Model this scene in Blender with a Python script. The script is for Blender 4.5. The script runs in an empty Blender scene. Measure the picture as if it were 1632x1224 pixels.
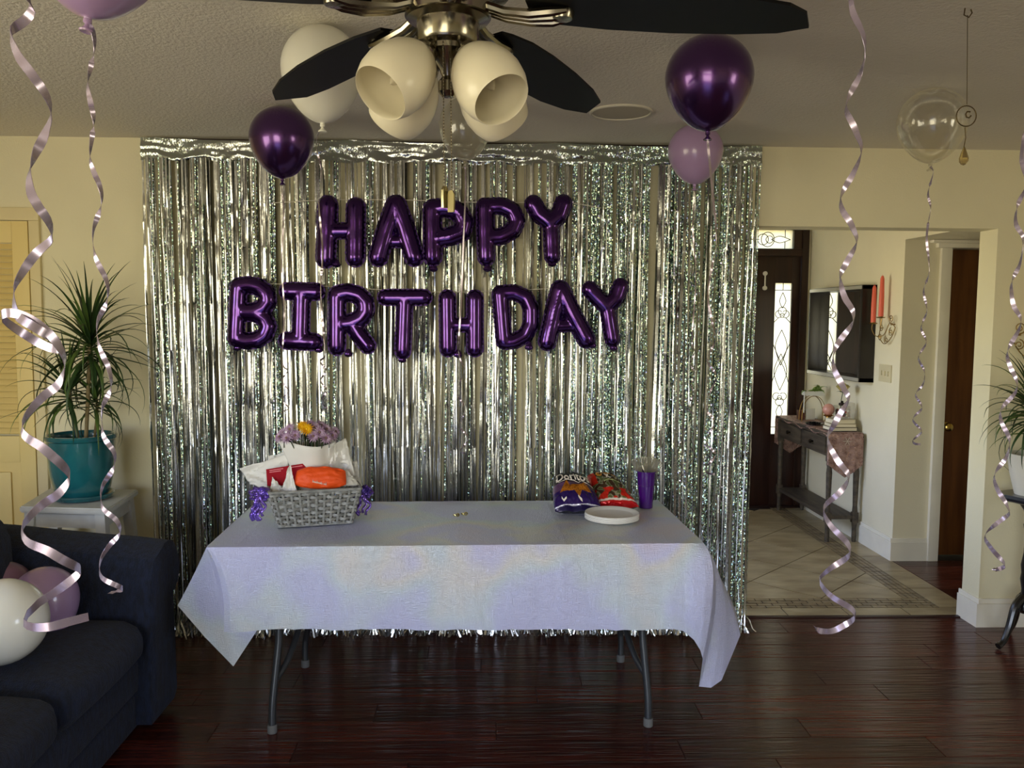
import bpy, bmesh, math, random
import numpy as np
from mathutils import Vector, Matrix, noise as mnoise
R = math.radians
PI = math.pi
random.seed(7)
rng = np.random.RandomState(11)
sc = bpy.context.scene
COL = sc.collection
# ------------------------------------------------------------------ camera
PITCH, YAW, ROLL, FPX, EYE = 0.0798, 0.0321, 0.0076, 1346.5, 1.594
cp, sp, cy_, sy_ = math.cos(PITCH), math.sin(PITCH), math.cos(YAW), math.sin(YAW)
FW = Vector((sy_*cp, cy_*cp, -sp)); RT0 = Vector((cy_, -sy_, 0)); UP0 = RT0.cross(FW)
RT = RT0*math.cos(ROLL) + UP0*math.sin(ROLL); UP = -RT0*math.sin(ROLL) + UP0*math.cos(ROLL)
camd = bpy.data.cameras.new('camera'); cam = bpy.data.objects.new('camera', camd); COL.objects.link(cam)
camd.sensor_width = 36; camd.lens = 36*FPX/1632; camd.clip_start = 0.02
m = Matrix((RT, UP, -FW)).transposed().to_4x4(); m.translation = (0, 0, EYE); cam.matrix_world = m
sc.camera = cam
# ------------------------------------------------------------------ view / world / light
sc.view_settings.view_transform = 'Standard'; sc.view_settings.look = 'None'
sc.view_settings.exposure = 0.58; sc.view_settings.gamma = 1.0; sc.view_settings.use_curve_mapping = False
SKY, GROUND = 9.5, 6.5
world = bpy.data.worlds.new('world'); sc.world = world; world.use_nodes = True
wn = world.node_tree.nodes; wl = world.node_tree.links; wn.clear()
wo = wn.new('ShaderNodeOutputWorld'); wb = wn.new('ShaderNodeBackground'); tc = wn.new('ShaderNodeTexCoord')
sx = wn.new('ShaderNodeSeparateXYZ'); mr = wn.new('ShaderNodeMapRange'); cr = wn.new('ShaderNodeValToRGB')
wl.new(tc.outputs['Generated'], sx.inputs[0]); wl.new(sx.outputs['Z'], mr.inputs['Value'])
mr.inputs['From Min'].default_value = -1; mr.inputs['From Max'].default_value = 1
wl.new(mr.outputs[0], cr.inputs[0]); wl.new(cr.outputs[0], wb.inputs[0]); wl.new(wb.outputs[0], wo.inputs[0])
e = cr.color_ramp.elements
e[0].position = 0.0; e[0].color = (.42*GROUND/SKY, .36*GROUND/SKY, .17*GROUND/SKY, 1)
e[1].position = 1.0; e[1].color = (.30, .46, .95, 1)
for p_, c_ in ((.47, (.84*GROUND/SKY, .75*GROUND/SKY, .54*GROUND/SKY, 1)), (.51, (.80, .78, .52, 1)), (.58, (.66, .78, 1.05, 1))):
    q_ = e.new(p_); q_.color = c_
wb.inputs[1].default_value = SKY
ROOM_X0, ROOM_X1, ROOM_Y0, WY, CEIL = -3.3, 4.3, -2.8, 4.216, 2.44
WINDOWS = [('y', ROOM_Y0, -2.5, -0.1, .12, 2.15), ('x', ROOM_X0, -0.6, 1.7, .75, 2.15), ('x', ROOM_X1, -1.2, 0.2, .9, 2.1)]
FOYER_LIGHT_GAP = (5.0, 6.0, .9, 2.0)          # opening added to light the foyer, hidden behind the curtain wall
def portal(loc, rot, w, h):
    l = bpy.data.lights.new('daylight_portal', 'AREA'); l.shape = 'RECTANGLE'; l.size = w; l.size_y = h
    l.cycles.is_portal = True
    o = bpy.data.objects.new('daylight_portal', l); COL.objects.link(o); o.location = loc; o.rotation_euler = rot
for (ax, c, a, b, z0, z1) in WINDOWS:
    if ax == 'y': portal(((a+b)/2, c-.08, (z0+z1)/2), (R(90), 0, 0), b-a, z1-z0)      # local -Z points to +Y
    elif c < 0: portal((c-.08, (a+b)/2, (z0+z1)/2), (R(90), 0, R(-90)), b-a, z1-z0)
    else: portal((c+.08, (a+b)/2, (z0+z1)/2), (R(90), 0, R(90)), b-a, z1-z0)
portal((.0, (FOYER_LIGHT_GAP[0]+FOYER_LIGHT_GAP[1])/2, 1.45), (R(90), 0, R(-90)), FOYER_LIGHT_GAP[1]-FOYER_LIGHT_GAP[0], 1.1)
# ------------------------------------------------------------------ helpers
def at(px, py, Y):
    d = FW + RT*((px-816)/FPX) - UP*((py-612)/FPX)
    return Vector((0, 0, EYE)) + d*(Y/d.y)
def onz(px, py, z):
    d = FW + RT*((px-816)/FPX) - UP*((py-612)/FPX)
    return Vector((0, 0, EYE)) + d*((z-EYE)/d.z)
def lin(c):
    return tuple(((x/255)/12.92 if x/255 <= .04045 else (((x/255)+.055)/1.055)**2.4) for x in c)
MATS = {}
def M(name, rgb=(128, 128, 128), rough=.5, metal=0., var=0., vscale=8., vstretch=(1, 1, 1), bump=0., bscale=60., bstretch=(1, 1, 1), spec=.5,
      trans=0., coat=0., sheen=0., sub=0., emit=0., ior=1.45, rgb2=None, alpha=1., aniso=0., film=0., coatrough=.05, detail=3.):
    if name in MATS: return MATS[name]
    mt = bpy.data.materials.new(name); mt.use_nodes = True; n = mt.node_tree.nodes; l = mt.node_tree.links
    b = n['Principled BSDF']; c = lin(rgb)
    b.inputs['Base Color'].default_value = (*c, 1); b.inputs['Roughness'].default_value = rough; b.inputs['Metallic'].default_value = metal
    b.inputs['Specular IOR Level'].default_value = spec; b.inputs['IOR'].default_value = ior
    if trans: b.inputs['Transmission Weight'].default_value = trans
    if coat: b.inputs['Coat Weight'].default_value = coat; b.inputs['Coat Roughness'].default_value = coatrough
    if sheen: b.inputs['Sheen Weight'].default_value = sheen
    if sub: b.inputs['Subsurface Weight'].default_value = sub; b.inputs['Subsurface Radius'].default_value = (.02, .02, .02)
    if alpha < 1: b.inputs['Alpha'].default_value = alpha
    if film: b.inputs['Thin Film Thickness'].default_value = film; b.inputs['Thin Film IOR'].default_value = 1.5
    if emit: b.inputs['Emission Color'].default_value = (*c, 1); b.inputs['Emission Strength'].default_value = emit
    t = n.new('ShaderNodeTexCoord')
    if var or rgb2:
        mp = n.new('ShaderNodeMapping'); mp.inputs['Scale'].default_value = vstretch; l.new(t.outputs['Object'], mp.inputs[0])
        no = n.new('ShaderNodeTexNoise'); no.inputs['Scale'].default_value = vscale; no.inputs['Detail'].default_value = detail; l.new(mp.outputs[0], no.inputs[0])
        r_ = n.new('ShaderNodeValToRGB'); l.new(no.outputs[0], r_.inputs[0])
        c2 = lin(rgb2) if rgb2 else tuple(x*(1-var) for x in c)
        c1 = c if rgb2 else tuple(min(1, x*(1+var*.5)) for x in c)
        r_.color_ramp.elements[0].color = (*c2, 1); r_.color_ramp.elements[1].color = (*c1, 1)
        r_.color_ramp.elements[0].position = .35; r_.color_ramp.elements[1].position = .65
        l.new(r_.outputs[0], b.inputs['Base Color'])
    if bump:
        mp = n.new('ShaderNodeMapping'); mp.inputs['Scale'].default_value = bstretch; l.new(t.outputs['Object'], mp.inputs[0])
        no = n.new('ShaderNodeTexNoise'); no.inputs['Scale'].default_value = bscale; no.inputs['Detail'].default_value = 4; l.new(mp.outputs[0], no.inputs[0])
        bp = n.new('ShaderNodeBump'); bp.inputs['Strength'].default_value = bump; bp.inputs['Distance'].default_value = .01
        l.new(no.outputs[0], bp.inputs['Height']); l.new(bp.outputs[0], b.inputs['Normal'])
    MATS[name] = mt
    return mt
def V(*a): return Vector(a)
def frame(d):
    d = d.normalized(); a = V(0, 0, 1) if abs(d.z) < .9 else V(1, 0, 0)
    x = a.cross(d).normalized(); return x, d.cross(x)
class MB:
    def __init__(s): s.v = []; s.f = []
    def add(s, vs, fs):
        k = len(s.v); s.v += [Vector(a) for a in vs]; s.f += [tuple(k+i for i in f) for f in fs]; return s
    def box(s, x0, x1, y0, y1, z0, z1, bev=0., M4=None, seg=2):
        bm = bmesh.new(); bmesh.ops.create_cube(bm, size=1)
        for v in bm.verts: v.co = V((x0+x1)/2+v.co.x*(x1-x0), (y0+y1)/2+v.co.y*(y1-y0), (z0+z1)/2+v.co.z*(z1-z0))
        if bev: bmesh.ops.bevel(bm, geom=bm.edges[:], offset=bev, segments=seg, profile=.7, affect='EDGES')
        return s.bm(bm, M4)
    def bm(s, bm, M4=None):
        if M4: bmesh.ops.transform(bm, matrix=M4, verts=bm.verts)
        bm.verts.index_update(); s.add([v.co.copy() for v in bm.verts], [tuple(v.index for v in f.verts) for f in bm.faces]); bm.free(); return s
    def tube(s, pts, r, n=10, cap=True, closed=False):
        pts = [Vector(p) for p in pts]; N = len(pts); rr = r if isinstance(r, (list, tuple)) else [r]*N
        k = len(s.v); px = None
        for i, p in enumerate(pts):
            if closed: d = pts[(i+1) % N]-pts[i-1]
            else: d = pts[min(i+1, N-1)]-pts[max(i-1, 0)]
            if d.length < 1e-9: d = V(0, 0, 1)
            d.normalize()
            if px is None: x, y = frame(d)
            else:
                x = (px-d*px.dot(d)); x = x.normalized() if x.length > 1e-6 else frame(d)[0]; y = d.cross(x)
            px = x
            for j in range(n):
                a = 2*PI*j/n; s.v.append(p+(x*math.cos(a)+y*math.sin(a))*rr[i])
        for i in range(N if closed else N-1):
            a, b = k+i*n, k+((i+1) % N)*n
            for j in range(n): s.f.append((a+j, a+(j+1) % n, b+(j+1) % n, b+j))
        if cap and not closed: s.f.append(tuple(k+j for j in range(n))[::-1]); s.f.append(tuple(k+(N-1)*n+j for j in range(n)))
        return s
    def lathe(s, prof, c=(0, 0, 0), n=32, axis=None, cap=True, sx=1., sy=1.):
        """prof: list of (radius, height) along the axis from c"""
        c = Vector(c); d = Vector(axis).normalized() if axis is not None else V(0, 0, 1)
        if axis is None: x, y = V(1, 0, 0), V(0, 1, 0)
        else: x, y = frame(d)
        k = len(s.v); N = len(prof)
        for r, h in prof:
            for j in range(n):
                a = 2*PI*j/n; s.v.append(c+d*h+(x*math.cos(a)*sx+y*math.sin(a)*sy)*r)
        for i in range(N-1):
            for j in range(n):
                a, b = k+i*n, k+(i+1)*n; s.f.append((a+j, a+(j+1) % n, b+(j+1) % n, b+j))
        if cap:
            if prof[0][0] > 1e-4: s.f.append(tuple(k+j for j in range(n))[::-1])
            if prof[-1][0] > 1e-4: s.f.append(tuple(k+(N-1)*n+j for j in range(n)))
        return s
    def grid(s, P):
        """P: 2D list of points"""
        k = len(s.v); a = len(P); b = len(P[0])
        for row in P: s.v += [Vector(p) for p in row]
        for i in range(a-1):
            for j in range(b-1): s.f.append((k+i*b+j, k+i*b+j+1, k+(i+1)*b+j+1, k+(i+1)*b+j))
        return s
    def prism(s, poly, d):
        """poly: planar 3D points, extruded by vector d"""
        d = Vector(d); poly = [Vector(p) for p in poly]; n = len(poly); k = len(s.v)
        s.v += poly+[p+d for p in poly]
        s.f.append(tuple(k+i for i in range(n))[::-1]); s.f.append(tuple(k+n+i for i in range(n)))
        for i in range(n): s.f.append((k+i, k+(i+1) % n, k+n+(i+1) % n, k+n+i))
        return s
    def xf(s, M4): s.v = [M4 @ v for v in s.v]; return s
    def build(s, name, mt, parent=None, base=None, smooth=30, solid=0., sub=0, fixn=True, colors=None):
        me = bpy.data.meshes.new(name); off = Vector((0, 0, 0))
        if parent is not None:
            r_ = parent
            while r_.parent: r_ = r_.parent
            off = r_.get('_loc') and Vector(r_['_loc']) or Vector((0, 0, 0))
        elif base is not None: off = Vector(base)
        me.from_pydata([tuple(Vector(v)-off) for v in s.v], [], s.f)
        if fixn:
            bm = bmesh.new(); bm.from_mesh(me); bmesh.ops.recalc_face_normals(bm, faces=bm.faces); bm.to_mesh(me); bm.free()
        if smooth:
            me.shade_smooth(); me.set_sharp_from_angle(angle=R(smooth))
        if colors is not None:
            ca = me.color_attributes.new('col', 'FLOAT_COLOR', 'POINT'); ca.data.foreach_set('color', np.array(colors, dtype=np.float32).ravel())
        if mt: me.materials.append(mt)
        o = bpy.data.objects.new(name, me); COL.objects.link(o)
        if parent is not None: o.parent = parent
        elif base is not None: o.location = off; o['_loc'] = tuple(off)
        if solid: md = o.modifiers.new('solid', 'SOLIDIFY'); md.thickness = solid; md.offset = 0
        if sub: md = o.modifiers.new('sub', 'SUBSURF'); md.levels = sub; md.render_levels = sub
        return o
def tag(o, label=None, cat=None, group=None, kind=None):
    if label: o['label'] = label
    if cat: o['category'] = cat
    if group: o['group'] = group
    if kind: o['kind'] = kind
    return o
def thing(name, loc, label, cat, group=None):
    o = bpy.data.objects.new(name, None); COL.objects.link(o); o.location = loc; o['_loc'] = tuple(loc); o.empty_display_size = .05
    return tag(o, label, cat, group)
def struct(o, label=None): o['kind'] = 'structure'; 
def S(o, label):
    o['kind'] = 'structure'; o['label'] = label; return o
def stuff(o): o['kind'] = 'stuff'; return o
def spline(pts, n=8, closed=False):
    pts = [Vector(p) for p in pts]; out = []; N = len(pts)
    rngs = range(N if closed else N-1)
    for i in rngs:
        if closed: p0, p1, p2, p3 = pts[i-1], pts[i], pts[(i+1) % N], pts[(i+2) % N]
        else: p0, p1, p2, p3 = pts[max(i-1, 0)], pts[i], pts[i+1], pts[min(i+2, N-1)]
        for k in range(n):
            t = k/n; out.append(.5*((2*p1)+(-p0+p2)*t+(2*p0-5*p1+4*p2-p3)*t*t+(-p0+3*p1-3*p2+p3)*t**3))
    if not closed: out.append(pts[-1].copy())
    return out
def clip_rect(poly, x0, x1, y0, y1):
    def cl(P, f, ax, c, s):
        out = []
        for i in range(len(P)):
            a, b = P[i-1], P[i]; ia, ib = s*(a[ax]-c) >= -1e-9, s*(b[ax]-c) >= -1e-9
            if ia != ib:
                t = (c-a[ax])/(b[ax]-a[ax]); out.append((a[0]+t*(b[0]-a[0]), a[1]+t*(b[1]-a[1])))
            if ib: out.append(b)
        return out
    for ax, c, s in ((0, x0, 1), (0, x1, -1), (1, y0, 1), (1, y1, -1)):
        if not poly: return poly
        poly = cl(poly, None, ax, c, s)
    return poly
def text_mesh(txt, size, extr=0.0005, bold=0.):
    cu = bpy.data.curves.new('writing', 'FONT'); cu.body = txt; cu.size = size; cu.extrude = extr; cu.align_x = 'CENTER'; cu.align_y = 'CENTER'; cu.offset = bold
    cu.resolution_u = 3
    o = bpy.data.objects.new('tmp', cu); COL.objects.link(o); dg = bpy.context.evaluated_depsgraph_get(); dg.update()
    me = bpy.data.meshes.new_from_object(o.evaluated_get(dg)); vs = [v.co.copy() for v in me.vertices]; fs = [tuple(p.vertices) for p in me.polygons]
    bpy.data.objects.remove(o); bpy.data.curves.remove(cu); bpy.data.meshes.remove(me)
    return vs, fs
# ------------------------------------------------------------------ materials
wall_m = M('wall_paint', (226, 218, 186), .75, bump=.12, bscale=120, var=.05, vscale=2)
foyer_m = M('foyer_paint', (226, 218, 192), .75, bump=.1, bscale=120, var=.05, vscale=2)
ceil_m = M('ceiling_paint', (228, 222, 210), .9, bump=.45, bscale=90)
trim_m = M('white_trim', (232, 226, 210), .45, var=.05, vscale=6)
metal_m = M('brushed_nickel', (176, 168, 140), .22, 1.)
brass_m = M('brass', (190, 160, 90), .22, 1., var=.2, vscale=30)
black_m = M('black_blade', (5, 5, 6), .45, spec=.25)
grey_leg = M('grey_powder_steel', (74, 76, 78), .35, .6)
rib_m = M('lilac_foil_ribbon', (178, 166, 190), .25, .75)
navy_m = M('navy_chenille', (22, 33, 58), .9, bump=.7, bscale=240, bstretch=(1, 1, .25), rgb2=(10, 17, 34), vscale=60, vstretch=(1, 1, .3), sheen=.06)
# ------------------------------------------------------------------ setting: floors
def plank_mat():
    mt = bpy.data.materials.new('mahogany_planks'); mt.use_nodes = True; n = mt.node_tree.nodes; l = mt.node_tree.links; b = n['Principled BSDF']
    t = n.new('ShaderNodeTexCoord'); oi = n.new('ShaderNodeObjectInfo')
    mp = n.new('ShaderNodeMapping'); mp.inputs['Scale'].default_value = (1.2, 14, 1); l.new(t.outputs['Object'], mp.inputs[0])
    add = n.new('ShaderNodeVectorMath'); add.operation = 'ADD'; l.new(mp.outputs[0], add.inputs[0])
    ml = n.new('ShaderNodeMath'); ml.operation = 'MULTIPLY'; ml.inputs[1].default_value = 40; l.new(oi.outputs['Random'], ml.inputs[0]); l.new(ml.outputs[0], add.inputs[1])
    no = n.new('ShaderNodeTexNoise'); no.inputs['Scale'].default_value = 3; no.inputs['Detail'].default_value = 6; l.new(add.outputs[0], no.inputs[0])
    cr = n.new('ShaderNodeValToRGB'); l.new(no.outputs[0], cr.inputs[0])
    cr.color_ramp.elements[0].position = .3; cr.color_ramp.elements[0].color = (*lin((44, 19, 15)), 1)
    cr.color_ramp.elements[1].position = .75; cr.color_ramp.elements[1].color = (*lin((92, 40, 28)), 1)
    hs = n.new('ShaderNodeHueSaturation'); l.new(cr.outputs[0], hs.inputs['Color'])
    mr = n.new('ShaderNodeMapRange'); mr.inputs['To Min'].default_value = .65; mr.inputs['To Max'].default_value = 1.35; l.new(oi.outputs['Random'], mr.inputs[0]); l.new(mr.outputs[0], hs.inputs['Value'])
    l.new(hs.outputs[0], b.inputs['Base Color'])
    mp2 = n.new('ShaderNodeMapping'); mp2.inputs['Scale'].default_value = (3, 42, 1); l.new(t.outputs['Object'], mp2.inputs[0])
    n2 = n.new('ShaderNodeTexNoise'); n2.inputs['Scale'].default_value = 1.4; n2.inputs['Detail'].default_value = 2; l.new(mp2.outputs[0], n2.inputs[0])
    bp = n.new('ShaderNodeBump'); bp.inputs['Strength'].default_value = .55; bp.inputs['Distance'].default_value = .006; l.new(n2.outputs[0], bp.inputs['Height']); l.new(bp.outputs[0], b.inputs['Normal'])
    b.inputs['Roughness'].default_value = .24; b.inputs['Specular IOR Level'].default_value = .5
    return mt
plank_m = plank_mat()
sub_m = M('dark_floor_joint', (14, 8, 7), .6)
def plank_far_mat():
    mt = plank_m.copy(); mt.name = 'mahogany_planks_far'; return mt
fl = MB(); fl.box(ROOM_X0-.2, ROOM_X1+.2, ROOM_Y0-.2, 4.37, -.06, -.004); fl.box(2.70, ROOM_X1+.2, 4.37, 5.6, -.06, -.004)
floor = S(fl.build('floor', sub_m), 'dark mahogany plank floor of the living room and hall')
PW = .152
def planks(x0, x1, y0, y1, rows_from, lens=(0.9, 1.5), sd=3):
    rn = random.Random(sd); y = rows_from
    while y < y1-.01:
        ya, yb = max(y, y0), min(y+PW, y1)
        if yb-ya > .01:
            x = x0-rn.uniform(0, .9)
            while x < x1:
                L = rn.uniform(*lens); a, b = max(x, x0), min(x+L, x1)
                if b-a > .03: MB().box(a+.0012, b-.0012, ya+.0012, yb-.0012, -.004, 0, bev=.0011, seg=1).build('plank', plank_m, floor, smooth=0, fixn=False)
                x += L
        y += PW
planks(-2.6, 3.2, 2.2, 4.37, 2.2-.04)
planks(2.70, 3.9, 4.37, 5.41, 4.37, sd=9)
# planks outside the frame, joined
pj = MB(); rn = random.Random(5)
def joined(x0, x1, y0, y1):
    y = y0
    while y < y1-.01:
        x = x0-rn.uniform(0, .9)
        while x < x1:
            L = rn.uniform(.9, 1.5); a, b = max(x, x0), min(x+L, x1)
            if b-a > .03: pj.box(a+.0012, b-.0012, y+.0012, min(y+PW, y1)-.0012, -.004, 0)
            x += L
        y += PW
joined(ROOM_X0, ROOM_X1, ROOM_Y0, 2.2); joined(ROOM_X0, -2.6, 2.2, WY); joined(3.2, ROOM_X1, 2.2, WY)
stuff(pj.build('plank', plank_m, floor, smooth=0, fixn=False))
# foyer tiles
grout_m = M('tile_grout', (52, 42, 32), .9)
tile_m = M('beige_stone_tile', (176, 160, 122), .3, rgb2=(140, 122, 88), vscale=4, vstretch=(1, 2.2, 1), bump=.08, bscale=14, detail=8, spec=.4)
mos_m = M('beige_mosaic_tile', (150, 132, 98), .35, rgb2=(112, 96, 70), vscale=16)
ff = MB(); ff.box(.2, 2.70, 4.37, 7.25, -.06, -.003)
ffloor = S(ff.build('floor', grout_m), 'beige stone tile floor of the entry foyer')
def tile(poly, name='tile', mt=tile_m, g=.0018):
    c = [sum(p[0] for p in poly)/len(poly), sum(p[1] for p in poly)/len(poly)]
    MB().prism([(p[0], p[1], -.003) for p in poly], (0, 0, .003)).build(name, mt, ffloor, smooth=0)
def rect(x0, x1, y0, y1, g=.0035): return [(x0+g, y0+g), (x1-g, y0+g), (x1-g, y1-g), (x0+g, y1-g)]
x = .30
for k in range(12):                                   # outer border along the threshold
    a, b = .30+k*.335, min(.30+(k+1)*.335, 2.70)
    if a < 2.69: tile(rect(a, b, 4.37, 4.505))
y = 4.505
while y < 6.99:                                       # outer border along the foyer side wall
    tile(rect(2.53, 2.70, y, min(y+.335, 7.0))); y += .335
FX0, FX1, FY0, FY1 = .30, 2.405, 4.66, 6.9
tsz = .44; c0 = V(1.62, 5.60, 0)
INS = (1.66, 5.27)
for i in range(-7, 8):
    for j in range(-7, 8):
        u0, v0 = i*tsz, j*tsz
        q = [(u0+.0035, v0+.0035), (u0+tsz-.0035, v0+.0035), (u0+tsz-.0035, v0+tsz-.0035), (u0+.0035, v0+tsz-.0035)]
        P = [(c0.x+(a-b)*.7071, c0.y+(a+b)*.7071) for a, b in q]
        P = clip_rect(P, FX0+.002, FX1-.002, FY0+.002, FY1)
        if len(P) >= 3:
            ar = abs(sum(P[k-1][0]*P[k][1]-P[k][0]*P[k-1][1] for k in range(len(P))))/2
            if ar > .004: tile(P)
mo = MB(); rn = random.Random(8)
def mos(x0, x1, y0, y1):
    mo.box(x0+.0035, x1-.0035, y0+.0042, y1-.0042, -.003, 0)
for r_ in range(4):
    x = .3-rn.random()*.05
    while x < 2.53: mos(max(x, .3), min(x+.085, 2.53), 4.505+r_*.039, 4.505+(r_+1)*.039); x += .085
for r_ in range(4):
    y = 4.66
    while y < 6.95: mos(2.405+r_*.031, 2.405+(r_+1)*.031, y, min(y+.085, 6.98)); y += .085
stuff(mo.build('mosaic', mos_m, ffloor, smooth=0))
th = MB().box(1.30, 2.574, 4.345, 4.375, -.003, .006, bev=.003); S(th.build('trim_1', M('dark_threshold', (46, 22, 16), .35)), 'dark wooden threshold strip between planks and tile')
# ------------------------------------------------------------------ walls and ceiling
w = MB(); w.box(ROOM_X0-.15, 1.30, WY, 4.37, 0, CEIL); w.box(1.30, 2.574, WY, 4.37, 2.052, CEIL); w.box(2.574, ROOM_X1+.15, WY, 4.37, 0, CEIL)
S(w.build('wall_back', wall_m, smooth=0), 'cream living room wall with the foyer opening')
def holed(ax, c, th_, lo, hi, win, name, label):
    w = MB(); a, b, z0, z1 = win
    for (p, q, s, t) in ((lo, a, 0, CEIL), (b, hi, 0, CEIL), (a, b, 0, z0), (a, b, z1, CEIL)):
        if ax == 'y': w.box(p, q, c-th_ if th_ > 0 else c, c if th_ > 0 else c-th_, s, t)
        else: w.box(min(c, c+th_), max(c, c+th_), p, q, s, t)
    S(w.build(name, wall_m, smooth=0), label)
holed('y', ROOM_Y0, .15, ROOM_X0, ROOM_X1, WINDOWS[0][2:], 'wall_front', 'cream wall behind the camera with a wide window')
holed('x', ROOM_X0, -.15, ROOM_Y0-.15, WY, WINDOWS[1][2:], 'wall_left', 'cream side wall behind the sofa with a window')
holed('x', ROOM_X1, .15, ROOM_Y0-.15, WY, WINDOWS[2][2:], 'wall_right', 'cream side wall across from the sofa with a window')
for k, (ax, c, a, b, z0, z1) in enumerate(WINDOWS):
    wf = MB(); t = .05; o1, o2 = (c-.1, c-.04) if c < 0 else (c+.04, c+.1)
    def bar(p, q, s, u):
        if ax == 'y': wf.box(p, q, o1, o2, s, u)
        else: wf.box(o1, o2, p, q, s, u)
    bar(a, a+t, z0, z1); bar(b-t, b, z0, z1); bar(a, b, z0, z0+t); bar(a, b, z1-t, z1)
    nm = 3 if b-a > 2 else 2
    for q in range(1, nm): bar(a+(b-a)*q/nm-.02, a+(b-a)*q/nm+.02, z0, z1)
    S(wf.build('window_%d' % (k+1), trim_m), 'white framed living room window')
w = MB().box(ROOM_X0-.15, ROOM_X1+.15, ROOM_Y0-.15, 4.37, CEIL, CEIL+.1)
S(w.build('ceiling', ceil_m, smooth=0), 'textured off-white living room ceiling')
w = MB().box(.05, 4.5, 4.37, 7.25, CEIL, CEIL+.1); S(w.build('ceiling', M('foyer_ceiling', (226, 218, 198), .8), smooth=0), 'foyer ceiling behind the header')
# foyer shell
DX0, DX1 = 1.50, 2.675        # front door assembly incl. frame
w = MB(); w.box(DX1, 2.86, 7.0, 7.15, 0, CEIL); w.box(.05, DX0, 7.0, 7.15, 0, CEIL); w.box(DX0, DX1, 7.0, 7.15, 2.36, CEIL)
S(w.build('wall_back', foyer_m, smooth=0), 'cream foyer wall around the front door')
w = MB(); w.box(2.70, 2.86, 5.47, 7.15, 0, CEIL); w.box(2.70, 2.86, 4.37, 5.47, 2.106, CEIL)
S(w.build('wall_right', foyer_m, smooth=0), 'cream foyer wall holding the mirror')
a_, b_, z0_, z1_ = FOYER_LIGHT_GAP
w = MB(); w.box(.05, .20, 4.37, a_, 0, CEIL).box(.05, .20, b_, 7.15, 0, CEIL).box(.05, .20, a_, b_, 0, z0_).box(.05, .20, a_, b_, z1_, CEIL); S(w.build('wall_left', foyer_m, smooth=0), 'foyer wall hidden by the fringe curtain')  # unseen gap left in this wall lets added daylight into the foyer
# hall alcove (wall with the brown closet door)
w = MB(); w.box(2.70, 2.93, 5.41, 5.47, 0, 2.106); w.box(2.86, 4.5, 5.41, 5.6, 2.10, CEIL); w.box(3.80, 4.5, 5.41, 5.6, 0, 2.1); w.box(2.86, 3.90, 5.60, 5.66, 0, 2.12)
S(w.build('wall_back', foyer_m, smooth=0), 'cream hall wall around the brown closet door')
w = MB(); w.box(4.4, 4.5, 4.37, 5.41, 0, CEIL); S(w.build('wall_right', foyer_m, smooth=0), 'end wall of the hall')
w = MB(); w.box(2.86, 4.4, 4.37, 5.41, 2.106, 2.12); S(w.build('ceiling', foyer_m, smooth=0), 'lowered hall ceiling')
dw_ = M('dark_walnut_door', (50, 26, 18), .35, rgb2=(32, 15, 11), vscale=3, vstretch=(8, 8, .6), detail=6)
# casing of closet door
w = MB(); w.box(2.93, 3.00, 5.385, 5.50, 0, 2.055, bev=.006); w.box(2.90, 3.86, 5.375, 5.50, 2.055, 2.085, bev=.005); w.box(2.86, 3.9, 5.36, 5.47, 2.085, 2.104, bev=.004); w.box(3.74, 3.80, 5.385, 5.50, 0, 2.055, bev=.006)
S(w.build('trim_2', trim_m), 'white casing around the brown closet door')
d2 = MB().box(3.00, 3.74, 5.50, 5.54, .012, 2.052, bev=.002)
wood_door = M('brown_veneer_door', (108, 66, 30), .38, rgb2=(84, 48, 20), vscale=3, vstretch=(6, 6, .6), detail=6, spec=.4)
door2 = S(d2.build('door_2', wood_door), 'plain brown veneered closet door in the hall')
kb = at(1507, 680, 5.48); k_ = MB()
k_.lathe([(.03, 0), (.03, .006), (.012, .01), (.012, .03), (.024, .036), (.029, .048), (.026, .06), (.012, .068), (0, .07)], (3.065, 5.50, kb.z), axis=(0, -1, 0))
k_.build('door_knob', brass_m, door2)
# baseboards
S(MB().box(DX0, DX1, 6.95, 7.08, -.003, .014, bev=.003).build('trim_5', dw_), 'dark sill added to close the light gap under the front door')  # sill box added to block light leaking under the door
def bb(name, x0, x1, y0, y1, label, face):
    b = MB(); t = .016
    if face == 'y-': b.box(x0, x1, y0-t, y0, 0, .125); b.box(x0, x1, y0-t*.6, y0, .125, .15, bev=.003)
    if face == 'x-': b.box(x0-t, x0, y0, y1, 0, .125); b.box(x0-t*.6, x0, y0, y1, .125, .15, bev=.003)
    S(b.build(name, trim_m), label)
bb('baseboard_back', ROOM_X0, 1.30, WY, 0, 'white baseboard under the curtain wall', 'y-')
bb('baseboard_back', 2.574, ROOM_X1, WY, 0, 'white baseboard beside the foyer opening', 'y-')
bb('baseboard_right', 2.574, 0, WY-.016, 4.386, 'white baseboard on the opening jamb', 'x-')
bb('baseboard_right', 2.70, 0, 5.4101, 7.0, 'white baseboard below the foyer mirror', 'x-')
bb('baseboard_back', 2.6841, 2.93, 5.41, 0, 'white baseboard beside the closet door casing', 'y-')
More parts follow.
